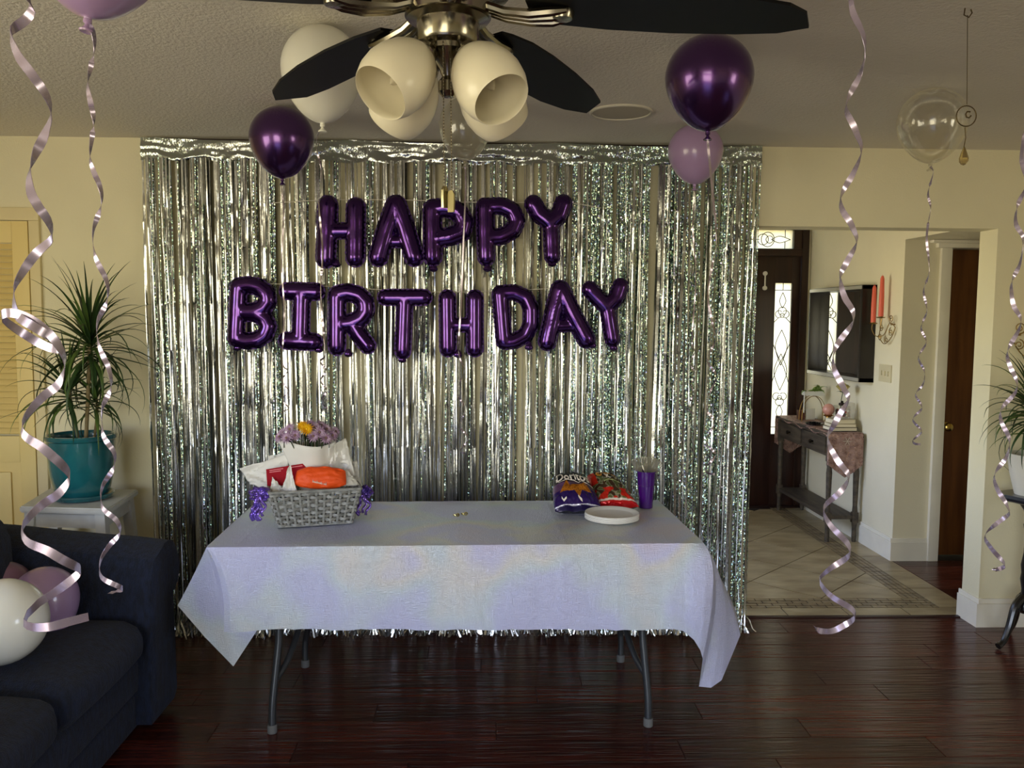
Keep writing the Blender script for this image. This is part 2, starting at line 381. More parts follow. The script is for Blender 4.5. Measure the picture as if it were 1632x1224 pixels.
# ------------------------------------------------------------------ louvred closet door, living room
S(MB().box(-2.207, -2.157, WY-.02, WY, 0, 2.038, bev=.004).box(-3.15, -2.157, WY-.02, WY, 2.038, 2.10, bev=.004).build('trim_3', M('cream_trim', (222, 206, 160), .5)), 'cream casing around the louvred closet door')
louv = M('cream_louvre_paint', (232, 208, 140), .5)
d = MB(); DYF = WY-.006
d.box(-2.285, -2.209, DYF-.02, DYF, .01, 2.034, bev=.003); d.box(-3.15, -3.07, DYF-.02, DYF, .01, 2.034, bev=.003)
for z0, z1 in ((.01, .14), (.86, .99), (1.93, 2.034)): d.box(-3.07, -2.285, DYF-.02, DYF, z0, z1, bev=.003)
door1 = S(d.build('door_1', louv), 'cream louvred closet door behind the potted dracaena')
zz = 1.0
while zz < 1.92:
    MB().box(-3.07, -2.285, -.016, .016, -.003, .003, M4=Matrix.Translation((0, DYF-.008, zz+.012)) @ Matrix.Rotation(R(50), 4, 'X')).build('slat', louv, door1, smooth=0); zz += .030
MB().box(-3.07, -2.285, DYF-.006, DYF, .14, .86).box(-3.02, -2.335, DYF-.016, DYF-.004, .19, .81, bev=.01).build('panel', louv, door1)
# ------------------------------------------------------------------ front door with leaded glass
dw = M('dark_walnut_door', (50, 26, 18), .35, rgb2=(32, 15, 11), vscale=3, vstretch=(8, 8, .6), detail=6)
def glassmat():
    mt = bpy.data.materials.new('frosted_leaded_glass'); mt.use_nodes = True; n = mt.node_tree.nodes; l = mt.node_tree.links; n.clear()
    o = n.new('ShaderNodeOutputMaterial'); mx = n.new('ShaderNodeMixShader'); t = n.new('ShaderNodeBsdfTranslucent'); g = n.new('ShaderNodeBsdfGlossy'); lw = n.new('ShaderNodeFresnel')
    t.inputs[0].default_value = (.80, .77, .62, 1); g.inputs['Roughness'].default_value = .1; lw.inputs[0].default_value = 1.45
    l.new(lw.outputs[0], mx.inputs[0]); l.new(t.outputs[0], mx.inputs[1]); l.new(g.outputs[0], mx.inputs[2]); l.new(mx.outputs[0], o.inputs[0])
    nz = n.new('ShaderNodeTexNoise'); nz.inputs['Scale'].default_value = 90; bp = n.new('ShaderNodeBump'); bp.inputs['Strength'].default_value = .4; bp.inputs['Distance'].default_value = .004
    l.new(nz.outputs[0], bp.inputs['Height']); l.new(bp.outputs[0], t.inputs['Normal'])
    return mt
gl_m = glassmat(); lead_m = M('lead_came', (50, 47, 42), .5, .3)
f = MB()
f.box(DX1-.055, DX1, 6.97, 7.10, 0, 2.36, bev=.004); f.box(DX0, DX0+.055, 6.97, 7.10, 0, 2.36, bev=.004)
f.box(DX0+.055, DX1-.055, 6.97, 7.10, 2.325, 2.36); f.box(DX0+.055, DX1-.055, 6.97, 7.10, 2.11, 2.17, bev=.004)
f.box(2.55, DX1-.055, 6.985, 7.08, 2.17, 2.325); f.box(DX0+.055, 1.70, 6.985, 7.08, 2.17, 2.325)
S(f.build('trim_4', dw), 'dark wooden frame and transom bars of the front door')
tg = S(MB().box(1.70, 2.55, 7.02, 7.03, 2.17, 2.325).build('window_4', gl_m), 'leaded transom glass above the front door')
GX0, GX1, GZ0, GZ1 = 2.412, 2.552, .62, 1.888
dl = MB()
dl.box(1.56, GX0, 7.0, 7.045, .01, 2.105, bev=.003); dl.box(GX1, 2.618, 7.0, 7.045, .01, 2.105, bev=.003); dl.box(GX0, GX1, 7.0, 7.045, GZ1, 2.105); dl.box(1.56, 2.618, 7.0, 7.04, 2.10, 2.115); dl.box(GX0, GX1, 7.0, 7.045, .01, GZ0)
door3 = S(dl.build('door_3', dw), 'dark walnut front door with a narrow leaded glass light')
MB().box(GX0, GX1, 7.018, 7.026, GZ0, GZ1).build('glass', gl_m, door3)
def came(parent, curves, y):
    c = MB()
    for cv in curves: c.tube([(a, y, b) for a, b in cv], .0034, n=6)
    return c.build('leading', lead_m, parent)
gcx = (GX0+GX1)/2; hw = (GX1-GX0)/2
def sc_(pts, n=6): return [(p.x, p.y) for p in spline([V(a, b, 0) for a, b in pts], n)]
def circ(cx, cz, r, a0=0, a1=360, rz=None):
    rz = rz or r; return [(cx+r*math.cos(R(a0+(a1-a0)*k/20)), cz+rz*math.sin(R(a0+(a1-a0)*k/20))) for k in range(21)]
cs = []
def motif(zc, s=1):   # flower of loops with an almond above
    cs.append(circ(gcx, zc, .018)); cs.append(circ(gcx-.028, zc+.01, .030, 40, 320)); cs.append(circ(gcx+.028, zc+.01, .030, 220, 500)); cs.append(circ(gcx, zc+.035*s, .034))
    cs.append(sc_([(gcx, zc+.06*s), (gcx-.026, zc+.12*s), (gcx, zc+.19*s)])); cs.append(sc_([(gcx, zc+.06*s), (gcx+.026, zc+.12*s), (gcx, zc+.19*s)]))
motif(1.62); motif(.93, -1)
cs += [sc_([(gcx, 1.50), (gcx-.05, 1.36), (gcx, 1.20)]), sc_([(gcx, 1.50), (gcx+.05, 1.36), (gcx, 1.20)]), sc_([(gcx, 1.30), (gcx-.055, 1.15), (gcx, .99)]), sc_([(gcx, 1.30), (gcx+.055, 1.15), (gcx, .99)])]
cs += [[(GX0, 1.38), (gcx-.02, 1.27), (gcx+.03, 1.18), (GX1, 1.06)], [(GX1, 1.38), (gcx+.02, 1.27), (gcx-.03, 1.18), (GX0, 1.06)], [(GX0, 1.83), (GX1, 1.83)], [(gcx, 1.83), (gcx, 1.888)], [(GX0, .68), (GX1, .68)], [(GX0, 1.56), (gcx-.03, 1.60)], [(GX1, 1.56), (gcx+.03, 1.60)]]
came(door3, cs, 7.015)
ct = [circ(2.30, 2.247, .045), circ(2.34, 2.247, .055, 0, 360, .06), circ(2.355, 2.247, .03), sc_([(2.37, 2.247), (2.44, 2.275), (2.53, 2.247)]), sc_([(2.37, 2.247), (2.44, 2.22), (2.53, 2.247)]), [(2.20, 2.247), (2.27, 2.247)], [(2.485, 2.17), (2.485, 2.23)], [(2.485, 2.265), (2.485, 2.325)], [(2.1, 2.17), (2.1, 2.325)], [(1.7, 2.247), (2.2, 2.247)]]
came(tg, ct, 7.015)
MB().tube([(2.32, 6.99, 1.845), (2.32, 6.99, 1.965)], .006).lathe([(.018, 0), (.018, .015), (.01, .02)], (2.32, 7.0, 1.965), axis=(0, -1, 0)).lathe([(.018, 0), (.018, .015), (.01, .02)], (2.32, 7.0, 1.845), axis=(0, -1, 0)).build('door_latch', M('white_plastic', (220, 215, 205), .4), door3)
MB().lathe([(.022, 0), (.026, .012), (.018, .03), (0, .032)], (2.215, 7.0, 1.955), axis=(0, -1, 0)).build('door_sensor', M('white_plastic'), door3)
MB().lathe([(.03, 0), (.03, .006), (.012, .01), (.012, .03), (.027, .04), (.027, .055), (0, .065)], (1.62, 7.0, .95), axis=(0, -1, 0)).build('door_knob', brass_m, door3)
# ------------------------------------------------------------------ foil fringe curtain
def foil_mat(name, tint=(.80, .80, .79)):
    mt = bpy.data.materials.new(name); mt.use_nodes = True; n = mt.node_tree.nodes; l = mt.node_tree.links; b = n['Principled BSDF']
    b.inputs['Metallic'].default_value = 1; b.inputs['Roughness'].default_value = .22
    va = n.new('ShaderNodeVertexColor'); va.layer_name = 'col'; sp_ = n.new('ShaderNodeSeparateColor'); l.new(va.outputs[0], sp_.inputs[0])
    t = n.new('ShaderNodeTexCoord'); mp = n.new('ShaderNodeMapping'); mp.inputs['Scale'].default_value = (1, .3, .8); l.new(t.outputs['Object'], mp.inputs[0])
    vo = n.new('ShaderNodeTexVoronoi'); vo.inputs['Scale'].default_value = 230; l.new(mp.outputs[0], vo.inputs[0])
    # holographic glitter: hue by cell, gated by the strip's own attribute (red)
    sh = n.new('ShaderNodeSeparateColor'); l.new(vo.outputs['Color'], sh.inputs[0])
    hs = n.new('ShaderNodeCombineColor'); hs.mode = 'HSV'; l.new(sh.outputs[0], hs.inputs[0]); hs.inputs[1].default_value = .34; hs.inputs[2].default_value = .66
    no = n.new('ShaderNodeTexNoise'); no.inputs['Scale'].default_value = 4.; l.new(t.outputs['Object'], no.inputs[0])
    mh = n.new('ShaderNodeMath'); mh.operation = 'MULTIPLY_ADD'; mh.inputs[1].default_value = .56; l.new(sh.outputs[1], mh.inputs[0]); mh.inputs[2].default_value = .16; l.new(mh.outputs[0], hs.inputs[0])
    mx = n.new('ShaderNodeMixRGB'); l.new(sp_.outputs[0], mx.inputs[0]); l.new(hs.outputs[0], mx.inputs[2])
    tn = n.new('ShaderNodeMixRGB'); tn.blend_type = 'MULTIPLY'; tn.inputs[0].default_value = 1; tn.inputs[1].default_value = (*tint, 1)
    cg = n.new('ShaderNodeCombineColor'); l.new(sp_.outputs[1], cg.inputs[0]); l.new(sp_.outputs[1], cg.inputs[1]); l.new(sp_.outputs[1], cg.inputs[2])
    l.new(cg.outputs[0], tn.inputs[2]); l.new(tn.outputs[0], mx.inputs[1]); l.new(mx.outputs[0], b.inputs['Base Color'])
    # sparkle: cells tilt the normal
    g = n.new('ShaderNodeNewGeometry'); vs_ = n.new('ShaderNodeVectorMath'); vs_.operation = 'SUBTRACT'; l.new(vo.outputs['Color'], vs_.inputs[0]); vs_.inputs[1].default_value = (.5, .5, .5)
    sc2 = n.new('ShaderNodeVectorMath'); sc2.operation = 'SCALE'; l.new(vs_.outputs[0], sc2.inputs[0])
    ms = n.new('ShaderNodeMath'); ms.operation = 'MULTIPLY_ADD'; ms.inputs[1].default_value = .75; ms.inputs[2].default_value = .03; l.new(sp_.outputs[0], ms.inputs[0]); l.new(ms.outputs[0], sc2.inputs['Scale'])
    ad = n.new('ShaderNodeVectorMath'); l.new(g.outputs['Normal'], ad.inputs[0]); l.new(sc2.outputs[0], ad.inputs[1])
    nm = n.new('ShaderNodeVectorMath'); nm.operation = 'NORMALIZE'; l.new(ad.outputs[0], nm.inputs[0]); l.new(nm.outputs[0], b.inputs['Normal'])
    return mt
foil = foil_mat('holographic_silver_foil')
CURT = [(-1.645, -.64, .35, 'silver fringe curtain panel behind the potted dracaena side, below two balloons', .5),
        (-.66, .365, .30, 'silver fringe curtain panel behind the word letters between the other two panels', .4),
        (.345, 1.345, .75, 'sparkling fringe curtain panel beside the foyer opening', .7)]
CY = 4.205
cl_labels = ['silver foil fringe curtain panel nearest the potted dracaena', 'middle silver foil fringe curtain panel behind the flower basket and fan', 'glittery foil fringe curtain panel bordering the foyer opening']
for ci, (cx0, cx1, holo, _, _) in enumerate(CURT):
    rn = np.random.RandomState(20+ci)
    root = thing('foil_fringe_curtain', ((cx0+cx1)/2, CY, 0), cl_labels[ci], 'curtain', 'foil fringe curtains on the wall')
    # header band with gathered folds
    nx, nz = 150, 14; P = []; cols = []
    for i in range(nz+1):
        t = i/nz; row = []
        for j in range(nx+1):
            u = j/nx; x = cx0+(cx1-cx0)*u
            sag = .012*math.sin(u*PI)*(1-t)
            crink = .006*mnoise.noise(V(x*9, t*2.5, ci*5)) + .004*mnoise.noise(V(x*30, t*5, 3)) + .012*abs(mnoise.noise(V(x*3+t*2.2, t*3-x*2, ci)))
            row.append((x, CY-.05-crink*(.4+t), 2.432-t*.105-sag+.006*math.sin(x*31)*t)); cols.append((holo*(.75+.25*math.sin(x*7+ci)), .62, 0, 1))
        P.append(row)
    MB().grid(P).build('header_band', foil, root, smooth=0 and 30 or 60, fixn=False, colors=cols)
    # fringe strips
    v = []; f = []; cc = []
    NS = 330
    zs0 = np.concatenate([[2.335], 2.335-np.cumsum(np.array([.13, .09, .02, .10, .03, .11, .10, .13, .14, .15, .15, .16, .16, .16, .16, .16, .12, .08]))])
    creases = [2.12, 2.055, 1.93, 1.79, 1.65, 1.42, 1.16, .95]
    for layer in range(3):
        n_ = (NS, int(NS*.7), int(NS*.4))[layer]
        for k in range(n_):
            x = cx0+(cx1-cx0)*(k+rn.rand()*.9)/n_
            wdt = rn.choice([.004, .006, .009, .014], p=[.30, .36, .24, .10])
            cl_ = 1.6*mnoise.noise(V(x*23, ci*3+layer, 0))+1.2*mnoise.noise(V(x*60, ci+9, layer))          # bundles of strips sharing a turn
            ang = .26*cl_+rn.normal()*.36
            y = CY-.012-.012*layer-.010*math.sin(x*27)-.006*rn.rand()
            if mnoise.noise(V(x*46+ci*7, 3.3, 1.7))+.45*mnoise.noise(V(x*120, layer*1., 8)) > .0 and layer < 3: continue
            isholo = rn.rand() < (holo*.7 if layer else holo*.5)
            br = rn.uniform(.5, .9) if rn.rand() > .14 else rn.uniform(.2, .45)
            end = rn.uniform(.0, .05)
            zs = [2.335]; z = 2.335
            while z > end+.12:
                z -= rn.uniform(.09, .17); zs.append(z)
            zs = sorted(set([a for a in zs if a > end+.03]+[c_+rn.normal()*.003 for c_ in creases if rn.rand() < .75]+[c_-.012 for c_ in creases]), reverse=True)
            pinch = 1-.06*0
            kk = len(v); ph = rn.rand()*6; tl = rn.normal()*.01
            off = 0.
            xw = (x-(cx0+cx1)/2)
            drape = -.05*max(0, (2.3-0)/2.3)
            for q, z in enumerate(zs):
                t = (2.335-z)/2.335
                a = ang*(.35+.65*min(1, t*5))+.18*math.sin(z*3.1+ph)*t+rn.normal()*.03
                yy = y-.03*(1-min(1, t*1.5))+rn.normal()*.0022-.02*t+.004*math.sin(z*5+ph)
                # edges of the whole curtain draw in slightly toward the floor
                xx = x+tl*t*2+.004*math.sin(z*2.3+ph)+(.035*t if ci == 0 and x < cx0+.25 else 0)*(1-(x-cx0)/.25)+(-.015*t if ci == 2 and x > cx1-.2 else 0)
                dx, dy = math.cos(a)*wdt/2, math.sin(a)*wdt/2
                v.append((xx-dx, yy-dy, z)); v.append((xx+dx, yy+dy, z)); cc += [(1.0 if isholo else .05, br, 0, 1)]*2
                if q: b_ = kk+2*(q-1); f.append((b_, b_+1, b_+3, b_+2))
            # curl on the floor
            b0 = len(v)-2; fx, fy = rn.normal()*.02, -rn.uniform(.0, .055)
            for s_ in range(1, 4):
                tt = s_/3; xe, ye, ze = v[b0][0]+fx*tt*1.5, v[b0][1]+fy*tt, max(.002, zs[-1]*(1-tt)**1.5+rn.rand()*.02*(tt < 1))
                v.append((xe, ye, ze)); v.append((xe+wdt*.9, ye+rn.normal()*.003, ze+.001)); cc += [(.3 if isholo else .02, br, 0, 1)]*2
                b_ = b0+2*(s_-1); f.append((b_, b_+1, b_+3, b_+2))
    mb = MB(); mb.v = v; mb.f = f
    stuff(mb.build('fringe', foil, root, smooth=60, fixn=False, colors=cc))
tag(MB().box(1.20, 1.352, CY-.012, CY+.004, 2.425, 2.436).box(-1.645, 1.2, CY-.004, CY+.004, 2.432, 2.437).build('curtain_tape', M('dark_brown_tape', (48, 30, 22), .6), base=(1.27, CY, 2.43)), 'thin dark mounting strip holding the fringe curtains at the ceiling', 'strip')
# ------------------------------------------------------------------ foil letter balloons
let_m = M('purple_letter_foil', (66, 30, 100), .17, .92, bump=.05, bscale=30, bstretch=(1, 1, 1), coat=.45, coatrough=.08)
LY = 4.075
def px2(p): return at(p[0], p[1], LY)
def letter(ch, strokes, label, tail=None, r_scale=1.):
    """strokes: list of (points in photo pixels, radius in px)"""
    allp = [px2(p) for pts, r in strokes for p in pts]
    base = V(sum(p.x for p in allp)/len(allp), LY, min(p.z for p in allp))
    root = thing('letter_balloon', base, label, 'balloon', 'purple foil letter balloons')
    mpp = LY/FPX
    bm = bmesh.new()
    segs = []
    for pts, r in strokes:
        P = [px2(p) for p in pts]; r = r*mpp*1.10
        for i in range(len(P)-1): segs.append((P[i], P[i+1], r))
    mb = MB(); fl_ = MB()
    for a, b, r in segs:
        L = (b-a).length; ax = (b-a).normalized() if L > 1e-6 else V(1, 0, 0)
        prof = [(0.0, -r)] + [(r*math.sin(R(k)), -r*math.cos(R(k))) for k in (30, 60, 90)] + [(r*math.sin(R(k)), L-r*math.cos(R(k))) for k in (90, 120, 150)] + [(0.0, L+r)]
        mb.lathe(prof, a, n=14, axis=ax)
    ob = mb.build('tmp', None, smooth=0)
    md = ob.modifiers.new('r', 'REMESH'); md.mode = 'VOXEL'; md.voxel_size = .0045
    dg = bpy.context.evaluated_depsgraph_get(); dg.update()
    me = bpy.data.meshes.new_from_object(ob.evaluated_get(dg)); bpy.data.objects.remove(ob)
    N = len(me.vertices); co = np.empty(N*3); me.vertices.foreach_get('co', co); co = co.reshape(-1, 3)
    ne = len(me.edges); ed = np.empty(ne*2, dtype=np.int64); me.edges.foreach_get('vertices', ed); ed = ed.reshape(-1, 2)
    deg = np.bincount(ed.ravel(), minlength=N)[:, None]
    for it in range(7):
        s_ = np.zeros_like(co)
        for d_ in range(3):
            s_[:, d_] = np.bincount(ed[:, 0], weights=co[ed[:, 1], d_], minlength=N)+np.bincount(ed[:, 1], weights=co[ed[:, 0], d_], minlength=N)
        co = co*.4+.6*s_/deg
    # depth flattening and seam wrinkles
    dmin = np.full(N, 1e9); par = np.zeros(N); rad = np.ones(N)*.04; run = 0; prj = np.zeros((N, 3))
    for a, b, r in segs:
        A = np.array(a); B = np.array(b); AB = B-A; L2 = AB@AB
        t = np.clip(((co-A)@AB)/L2, 0, 1); pr_ = A+t[:, None]*AB; dd = np.linalg.norm(co-pr_, axis=1)-r
        mk = dd < dmin; dmin[mk] = dd[mk]; par[mk] = (run+t*math.sqrt(L2))[mk]; rad[mk] = r; prj[mk] = pr_[mk]; run += math.sqrt(L2)
    dy = co[:, 1]-LY
    edge = np.exp(-(dy/(.38*rad))**2)                                  # near the seam plane
    out = co-prj; out[:, 1] = 0; nn = np.linalg.norm(out, axis=1)[:, None]+1e-6; out /= nn
    ang = np.arctan2(co[:, 2]-prj[:, 2], co[:, 0]-prj[:, 0])
    wv = np.sin(par*260+ang*9)+.5*np.sin(par*433+1.3+ang*5)
    co += out*(edge*wv*.0032)[:, None]
    mid = np.clip(1-edge, 0, 1)
    co[:, 1] = LY+dy*.86+(np.sin(par*61+2)*.0004)*mid*np.sign(dy)
    me.vertices.foreach_set('co', (co-np.array(base)).ravel()); me.update()
    me.shade_smooth(); me.materials.append(let_m); me.name = 'foil_body'
    o = bpy.data.objects.new('foil_body', me); COL.objects.link(o); o.parent = root
    # flat welded seam rim around every stroke
    for a, b, r in segs:
        ax = (b-a).normalized(); nx_ = V(-ax.z, 0, ax.x); n_a = 11
        poly = []
        R1 = r+.0018
        L = (b-a).length; ns = max(2, int(L/.012))
        for k in range(n_a): th_ = PI/2+PI*k/(n_a-1); poly.append(a+ax*(math.cos(th_)*R1)+nx_*(math.sin(th_)*R1)*(1+.03*(k % 2)))
        for k in range(1, ns): poly.append(a+ax*(L*k/ns)-nx_*R1*(1+.05*(k % 2)))
        for k in range(n_a): th_ = -PI/2+PI*k/(n_a-1); poly.append(b+ax*(math.cos(th_)*R1)+nx_*(math.sin(th_)*R1)*(1+.03*(k % 2)))
        for k in range(1, ns): poly.append(b-ax*(L*k/ns)+nx_*R1*(1+.05*(k % 2)))
        fl_.prism([p-V(0, .0006, 0) for p in poly], (0, .0012, 0))
    fl_.build('seam_rim', M('purple_seam_foil', (44, 20, 74), .38, .8), root, smooth=0)
    if tail:
        p = px2(tail); t_ = MB(); t_.lathe([(.006, 0), (.011, -.006), (.017, -.018), (.021, -.028), (.016, -.036), (.006, -.040), (0, -.041)], p+V(0, 0, .012), n=12, sy=.5)
        t_.tube([p+V(-.014, -.012, -.018), p+V(.014, -.012, -.02)], .005, n=8); t_.build('inflation_tail', let_m, root)
    return root
letter('H', [([(522.5, 327), (519, 412)], 14), ([(567, 330), (566, 411)], 13.5), ([(528, 368), (560, 368)], 11.5)], 'purple foil letter H hanging first in the upper word', (536, 417))
letter('A', [([(630, 326), (617, 361), (603, 410)], 13.5), ([(632, 326), (645, 361), (660, 410)], 13.5), ([(612, 385), (652, 385)], 8.5)], 'purple foil letter A next to the upper H')
letter('P', [([(689, 333), (690, 410)], 13), ([(690, 332), (712, 331), (730, 337), (740, 353), (736, 370), (718, 377), (696, 380)], 13)], 'purple foil letter P behind the gold fan fobs', (691, 424))
letter('P', [([(773, 329), (775, 410)], 12.5), ([(774, 329), (800, 328), (817, 336), (824, 352), (817, 368), (800, 377), (780, 378)], 11.5)], 'purple foil letter P beside the upper Y', (777, 424))
letter('Y', [([(850, 325), (860, 342), (877, 355)], 12.5), ([(898, 324), (892, 342), (878, 355)], 12.5), ([(878, 353), (880, 408)], 11.5)], 'purple foil letter Y ending the upper word', (880, 416))
letter('B', [([(380, 457), (376, 540)], 12), ([(381, 456), (398, 454), (413, 458), (425, 467), (427, 480), (419, 491), (404, 497), (388, 497)], 12), ([(390, 499), (408, 500), (422, 508), (428, 520), (422, 534), (410, 542), (394, 544), (377, 541)], 11.5)], 'purple foil letter B starting the lower word', (378, 550))
letter('I', [([(459, 464), (504, 465)], 12.5), ([(481, 466), (479, 543)], 12.5), ([(457, 543), (500, 545)], 12.5)], 'purple foil letter I with wide serifs', (508, 553))
letter('R', [([(537, 472), (537, 553)], 12.5), ([(538, 469), (554, 466), (571, 470), (582, 481), (583, 496), (574, 508), (558, 515), (546, 516)], 12.5), ([(560, 514), (572, 534), (586, 551)], 12)], 'purple foil letter R above the flower bouquet', (555, 560))
letter('T', [([(614, 474), (676, 474)], 11.5), ([(645, 478), (642, 560)], 11.5)], 'purple foil letter T with its tail pointing down', (641, 569))
letter('H', [([(713, 475), (714, 556)], 12), ([(757, 475), (757, 556)], 12), ([(716, 518), (755, 518)], 10)], 'purple foil letter H hanging between T and D', (730, 561))
letter('D', [([(797, 468), (803, 544)], 11.5), ([(797, 467), (820, 466), (838, 474), (846, 492), (846, 516), (838, 534), (820, 544), (804, 545)], 11)], 'purple foil letter D in the lower word', (843, 549))
letter('A', [([(892, 461), (883, 495), (872, 545)], 13), ([(893, 461), (911, 498), (934, 541)], 13), ([(879, 520), (922, 518)], 9)], 'purple foil letter A in the lower word', (944, 546))
letter('Y', [([(940, 461), (952, 474), (967, 489)], 11.5), ([(989, 456), (983, 474), (968, 489)], 11.5), ([(967, 487), (976, 541)], 11)], 'purple foil letter Y ending the lower word', (978, 550))
str_m = M('white_string', (232, 226, 214), .5)
for nm, pts in (('upper', [(430, 322), (520, 317), (640, 317), (720, 320), (800, 321), (905, 322), (960, 330)]), ('lower', [(372, 452), (440, 452), (520, 456), (600, 461), (700, 465), (800, 463), (900, 458), (1000, 450)])):
    p = [px2(a)+V(0, .035, 0) for a in pts]
    tag(MB().tube(spline(p, 5), .0016, n=6).build('banner_string', str_m, base=p[3]), 'thin white string carrying the %s row of purple letters' % nm, 'string', 'banner strings')
# ------------------------------------------------------------------ round balloons and ribbons
chrome_m = M('chrome_purple_latex', (86, 52, 112), .24, .9, coat=.6, coatrough=.12)
lilac_m = M('lilac_latex', (170, 142, 184), .28, 0, sub=.25, coat=.5, coatrough=.08)
white_m = M('white_latex', (228, 226, 214), .3, 0, sub=.25, coat=.5, coatrough=.08)
pink_m = M('mauve_latex', (128, 92, 108), .35, 0, sub=.2, coat=.4)
def clear_mat(name, tint, a):
    mt = bpy.data.materials.new(name); mt.use_nodes = True; n = mt.node_tree.nodes; l = mt.node_tree.links; n.clear()
    o = n.new('ShaderNodeOutputMaterial'); mx = n.new('ShaderNodeMixShader'); tr = n.new('ShaderNodeBsdfTransparent'); g = n.new('ShaderNodeBsdfGlossy'); df = n.new('ShaderNodeBsdfTranslucent'); m2 = n.new('ShaderNodeMixShader')
    lw = n.new('ShaderNodeLayerWeight'); lw.inputs[0].default_value = .22; ma = n.new('ShaderNodeMath'); ma.operation = 'MULTIPLY_ADD'; ma.inputs[1].default_value = .55; ma.inputs[2].default_value = .05
    tr.inputs[0].default_value = (*tint, 1); g.inputs['Roughness'].default_value = .08; df.inputs[0].default_value = (.8, .78, .68, 1); g.inputs[0].default_value = (1, 1, 1, 1)
    l.new(lw.outputs['Facing'], ma.inputs[0]); l.new(ma.outputs[0], mx.inputs[0]); l.new(m2.outputs[0], mx.inputs[1]); l.new(g.outputs[0], mx.inputs[2]); m2.inputs[0].default_value = a
    l.new(tr.outputs[0], m2.inputs[1]); l.new(df.outputs[0], m2.inputs[2]); l.new(mx.outputs[0], o.inputs[0]); return mt
clear_m = clear_mat('clear_latex', (.97, .96, .92), .07); milky_m = clear_mat('milky_clear_latex', (.93, .92, .9), .55)
rib_dark = M('violet_foil_ribbon', (150, 122, 170), .25, .8)
rib_silver = M('pale_foil_ribbon', (180, 168, 182), .22, .9)
def ribbon(path, wd, mt, parent, coil=.5, thick=.0003, name='ribbon'):
    """path: 3D points; the curl leaves the plane of the photograph: the depth swing follows the sideways swing a quarter turn later"""
    P = spline(path, 6); n = len(P)
    A = np.array([tuple(p) for p in P]); seg = np.r_[0, np.cumsum(np.linalg.norm(np.diff(A, axis=0), axis=1))]
    L = seg[-1]; s = np.linspace(0, L, max(60, int(L/.006))); X = np.array([np.interp(s, seg, A[:, k]) for k in range(3)]).T
    win = max(5, int(.17/(L/len(s))) | 1); pad = win//2
    xm = np.convolve(np.pad(X[:, 0], pad, mode='edge'), np.ones(win)/win, mode='valid')[:len(s)]
    dev = X[:, 0]-xm; dd = np.gradient(dev, s); amp = max(1e-4, np.abs(dev).max()); sl = max(1e-3, np.abs(dd).max())
    rmp = np.clip(np.minimum(s-s[0], s[-1]-s)/.03, 0, 1); yo = -dd/sl*amp*coil*rmp
    X[:, 1] += yo
    T = np.gradient(X, axis=0); T /= np.linalg.norm(T, axis=1)[:, None]+1e-9
    rad = np.stack([dev, yo, np.zeros_like(dev)], 1); rad += np.array([0, -1, 0])*amp*.12
    rad -= T*(rad*T).sum(1)[:, None]; rad /= np.linalg.norm(rad, axis=1)[:, None]+1e-9
    B = np.cross(T, rad); 
    for i in range(1, len(B)):
        if B[i]@B[i-1] < 0: B[i] *= -1
    v = []; f = []
    for i in range(len(s)):
        for sg, o_ in ((-1, -1), (1, -1), (1, 1), (-1, 1)): v.append(Vector(X[i]+B[i]*sg*wd/2+rad[i]*o_*thick))
        if i:
            a, b = 4*(i-1), 4*i
            for j in range(4): f.append((a+j, a+(j+1) % 4, b+(j+1) % 4, b+j))
    f.append((0, 1, 2, 3)); f.append(tuple(4*(len(s)-1)+j for j in (3, 2, 1, 0)))
    mb = MB(); mb.v = v; mb.f = f; return mb.build(name, mt, parent, smooth=40)
def egg(d, asp=1.18, n=22):
    """profile from the neck (h=0) up to the crown"""
    pr = []
    for k in range(n+1):
        t = PI*k/n; h = -math.cos(t); r = math.sin(t)
        if h < 0: r *= (1-.16*abs(h)**1.6)
        hh = h*.5*(1.0 if h > 0 else 1.28)
        pr.append((max(0.0001, r*d/2), hh*d))
    z0 = pr[0][1]; return [(a, b-z0) for a, b in pr]
def balloon(name, neck, d, mt, label, group, axis=(0, 0, 1), ribbon_pts=None, rmt=None, rw=.0095, coil=.6, knot=True, scale_h=1., body_parts=True, cat='balloon'):
    neck = Vector(neck); ax = Vector(axis).normalized()
    root = thing(name, neck, label, cat, group)
    pr = [(a, b*scale_h) for a, b in egg(d)]
    pr = [(.006, -.004), (.007, .0)] + [(max(a, .007), b+.003) for a, b in pr]
    MB().lathe(pr, neck, n=40, axis=ax).build('latex_body', mt, root, smooth=80)
    k_ = MB(); k_.lathe([(.003, .004), (.0075, -.001), (.0075, -.006), (.004, -.009), (.006, -.014), (.013, -.020), (.012, -.023), (.003, -.021)], neck, n=14, axis=ax, sx=1.1)
    k_.build('knot', mt, root)
    if ribbon_pts: ribbon(ribbon_pts, rw, rmt or rib_m, root, coil)
    return root
def top_at(px_top, d, sh=1.):
    """neck point of a balloon of diameter d that floats against the ceiling, crown seen at px_top"""
    c = onz(px_top[0], px_top[1], CEIL-.004); return V(c.x, c.y, CEIL-.006-d*1.14*sh)
def B(px_top, px_neck, wpx, name, mt, label, group, **k):
    c = onz(px_top[0], px_top[1], CEIL); Y = c.y
    d = wpx*Y/FPX*1.02; nk = at(px_neck[0], px_neck[1], Y); sh = (CEIL-.006-nk.z)/(d*1.14+.004)
    return nk, d, sh, Y
def hang(nk, Y, pix): return [nk-V(0, 0, .008)] + [at(a, b, Y) for a, b in pix]
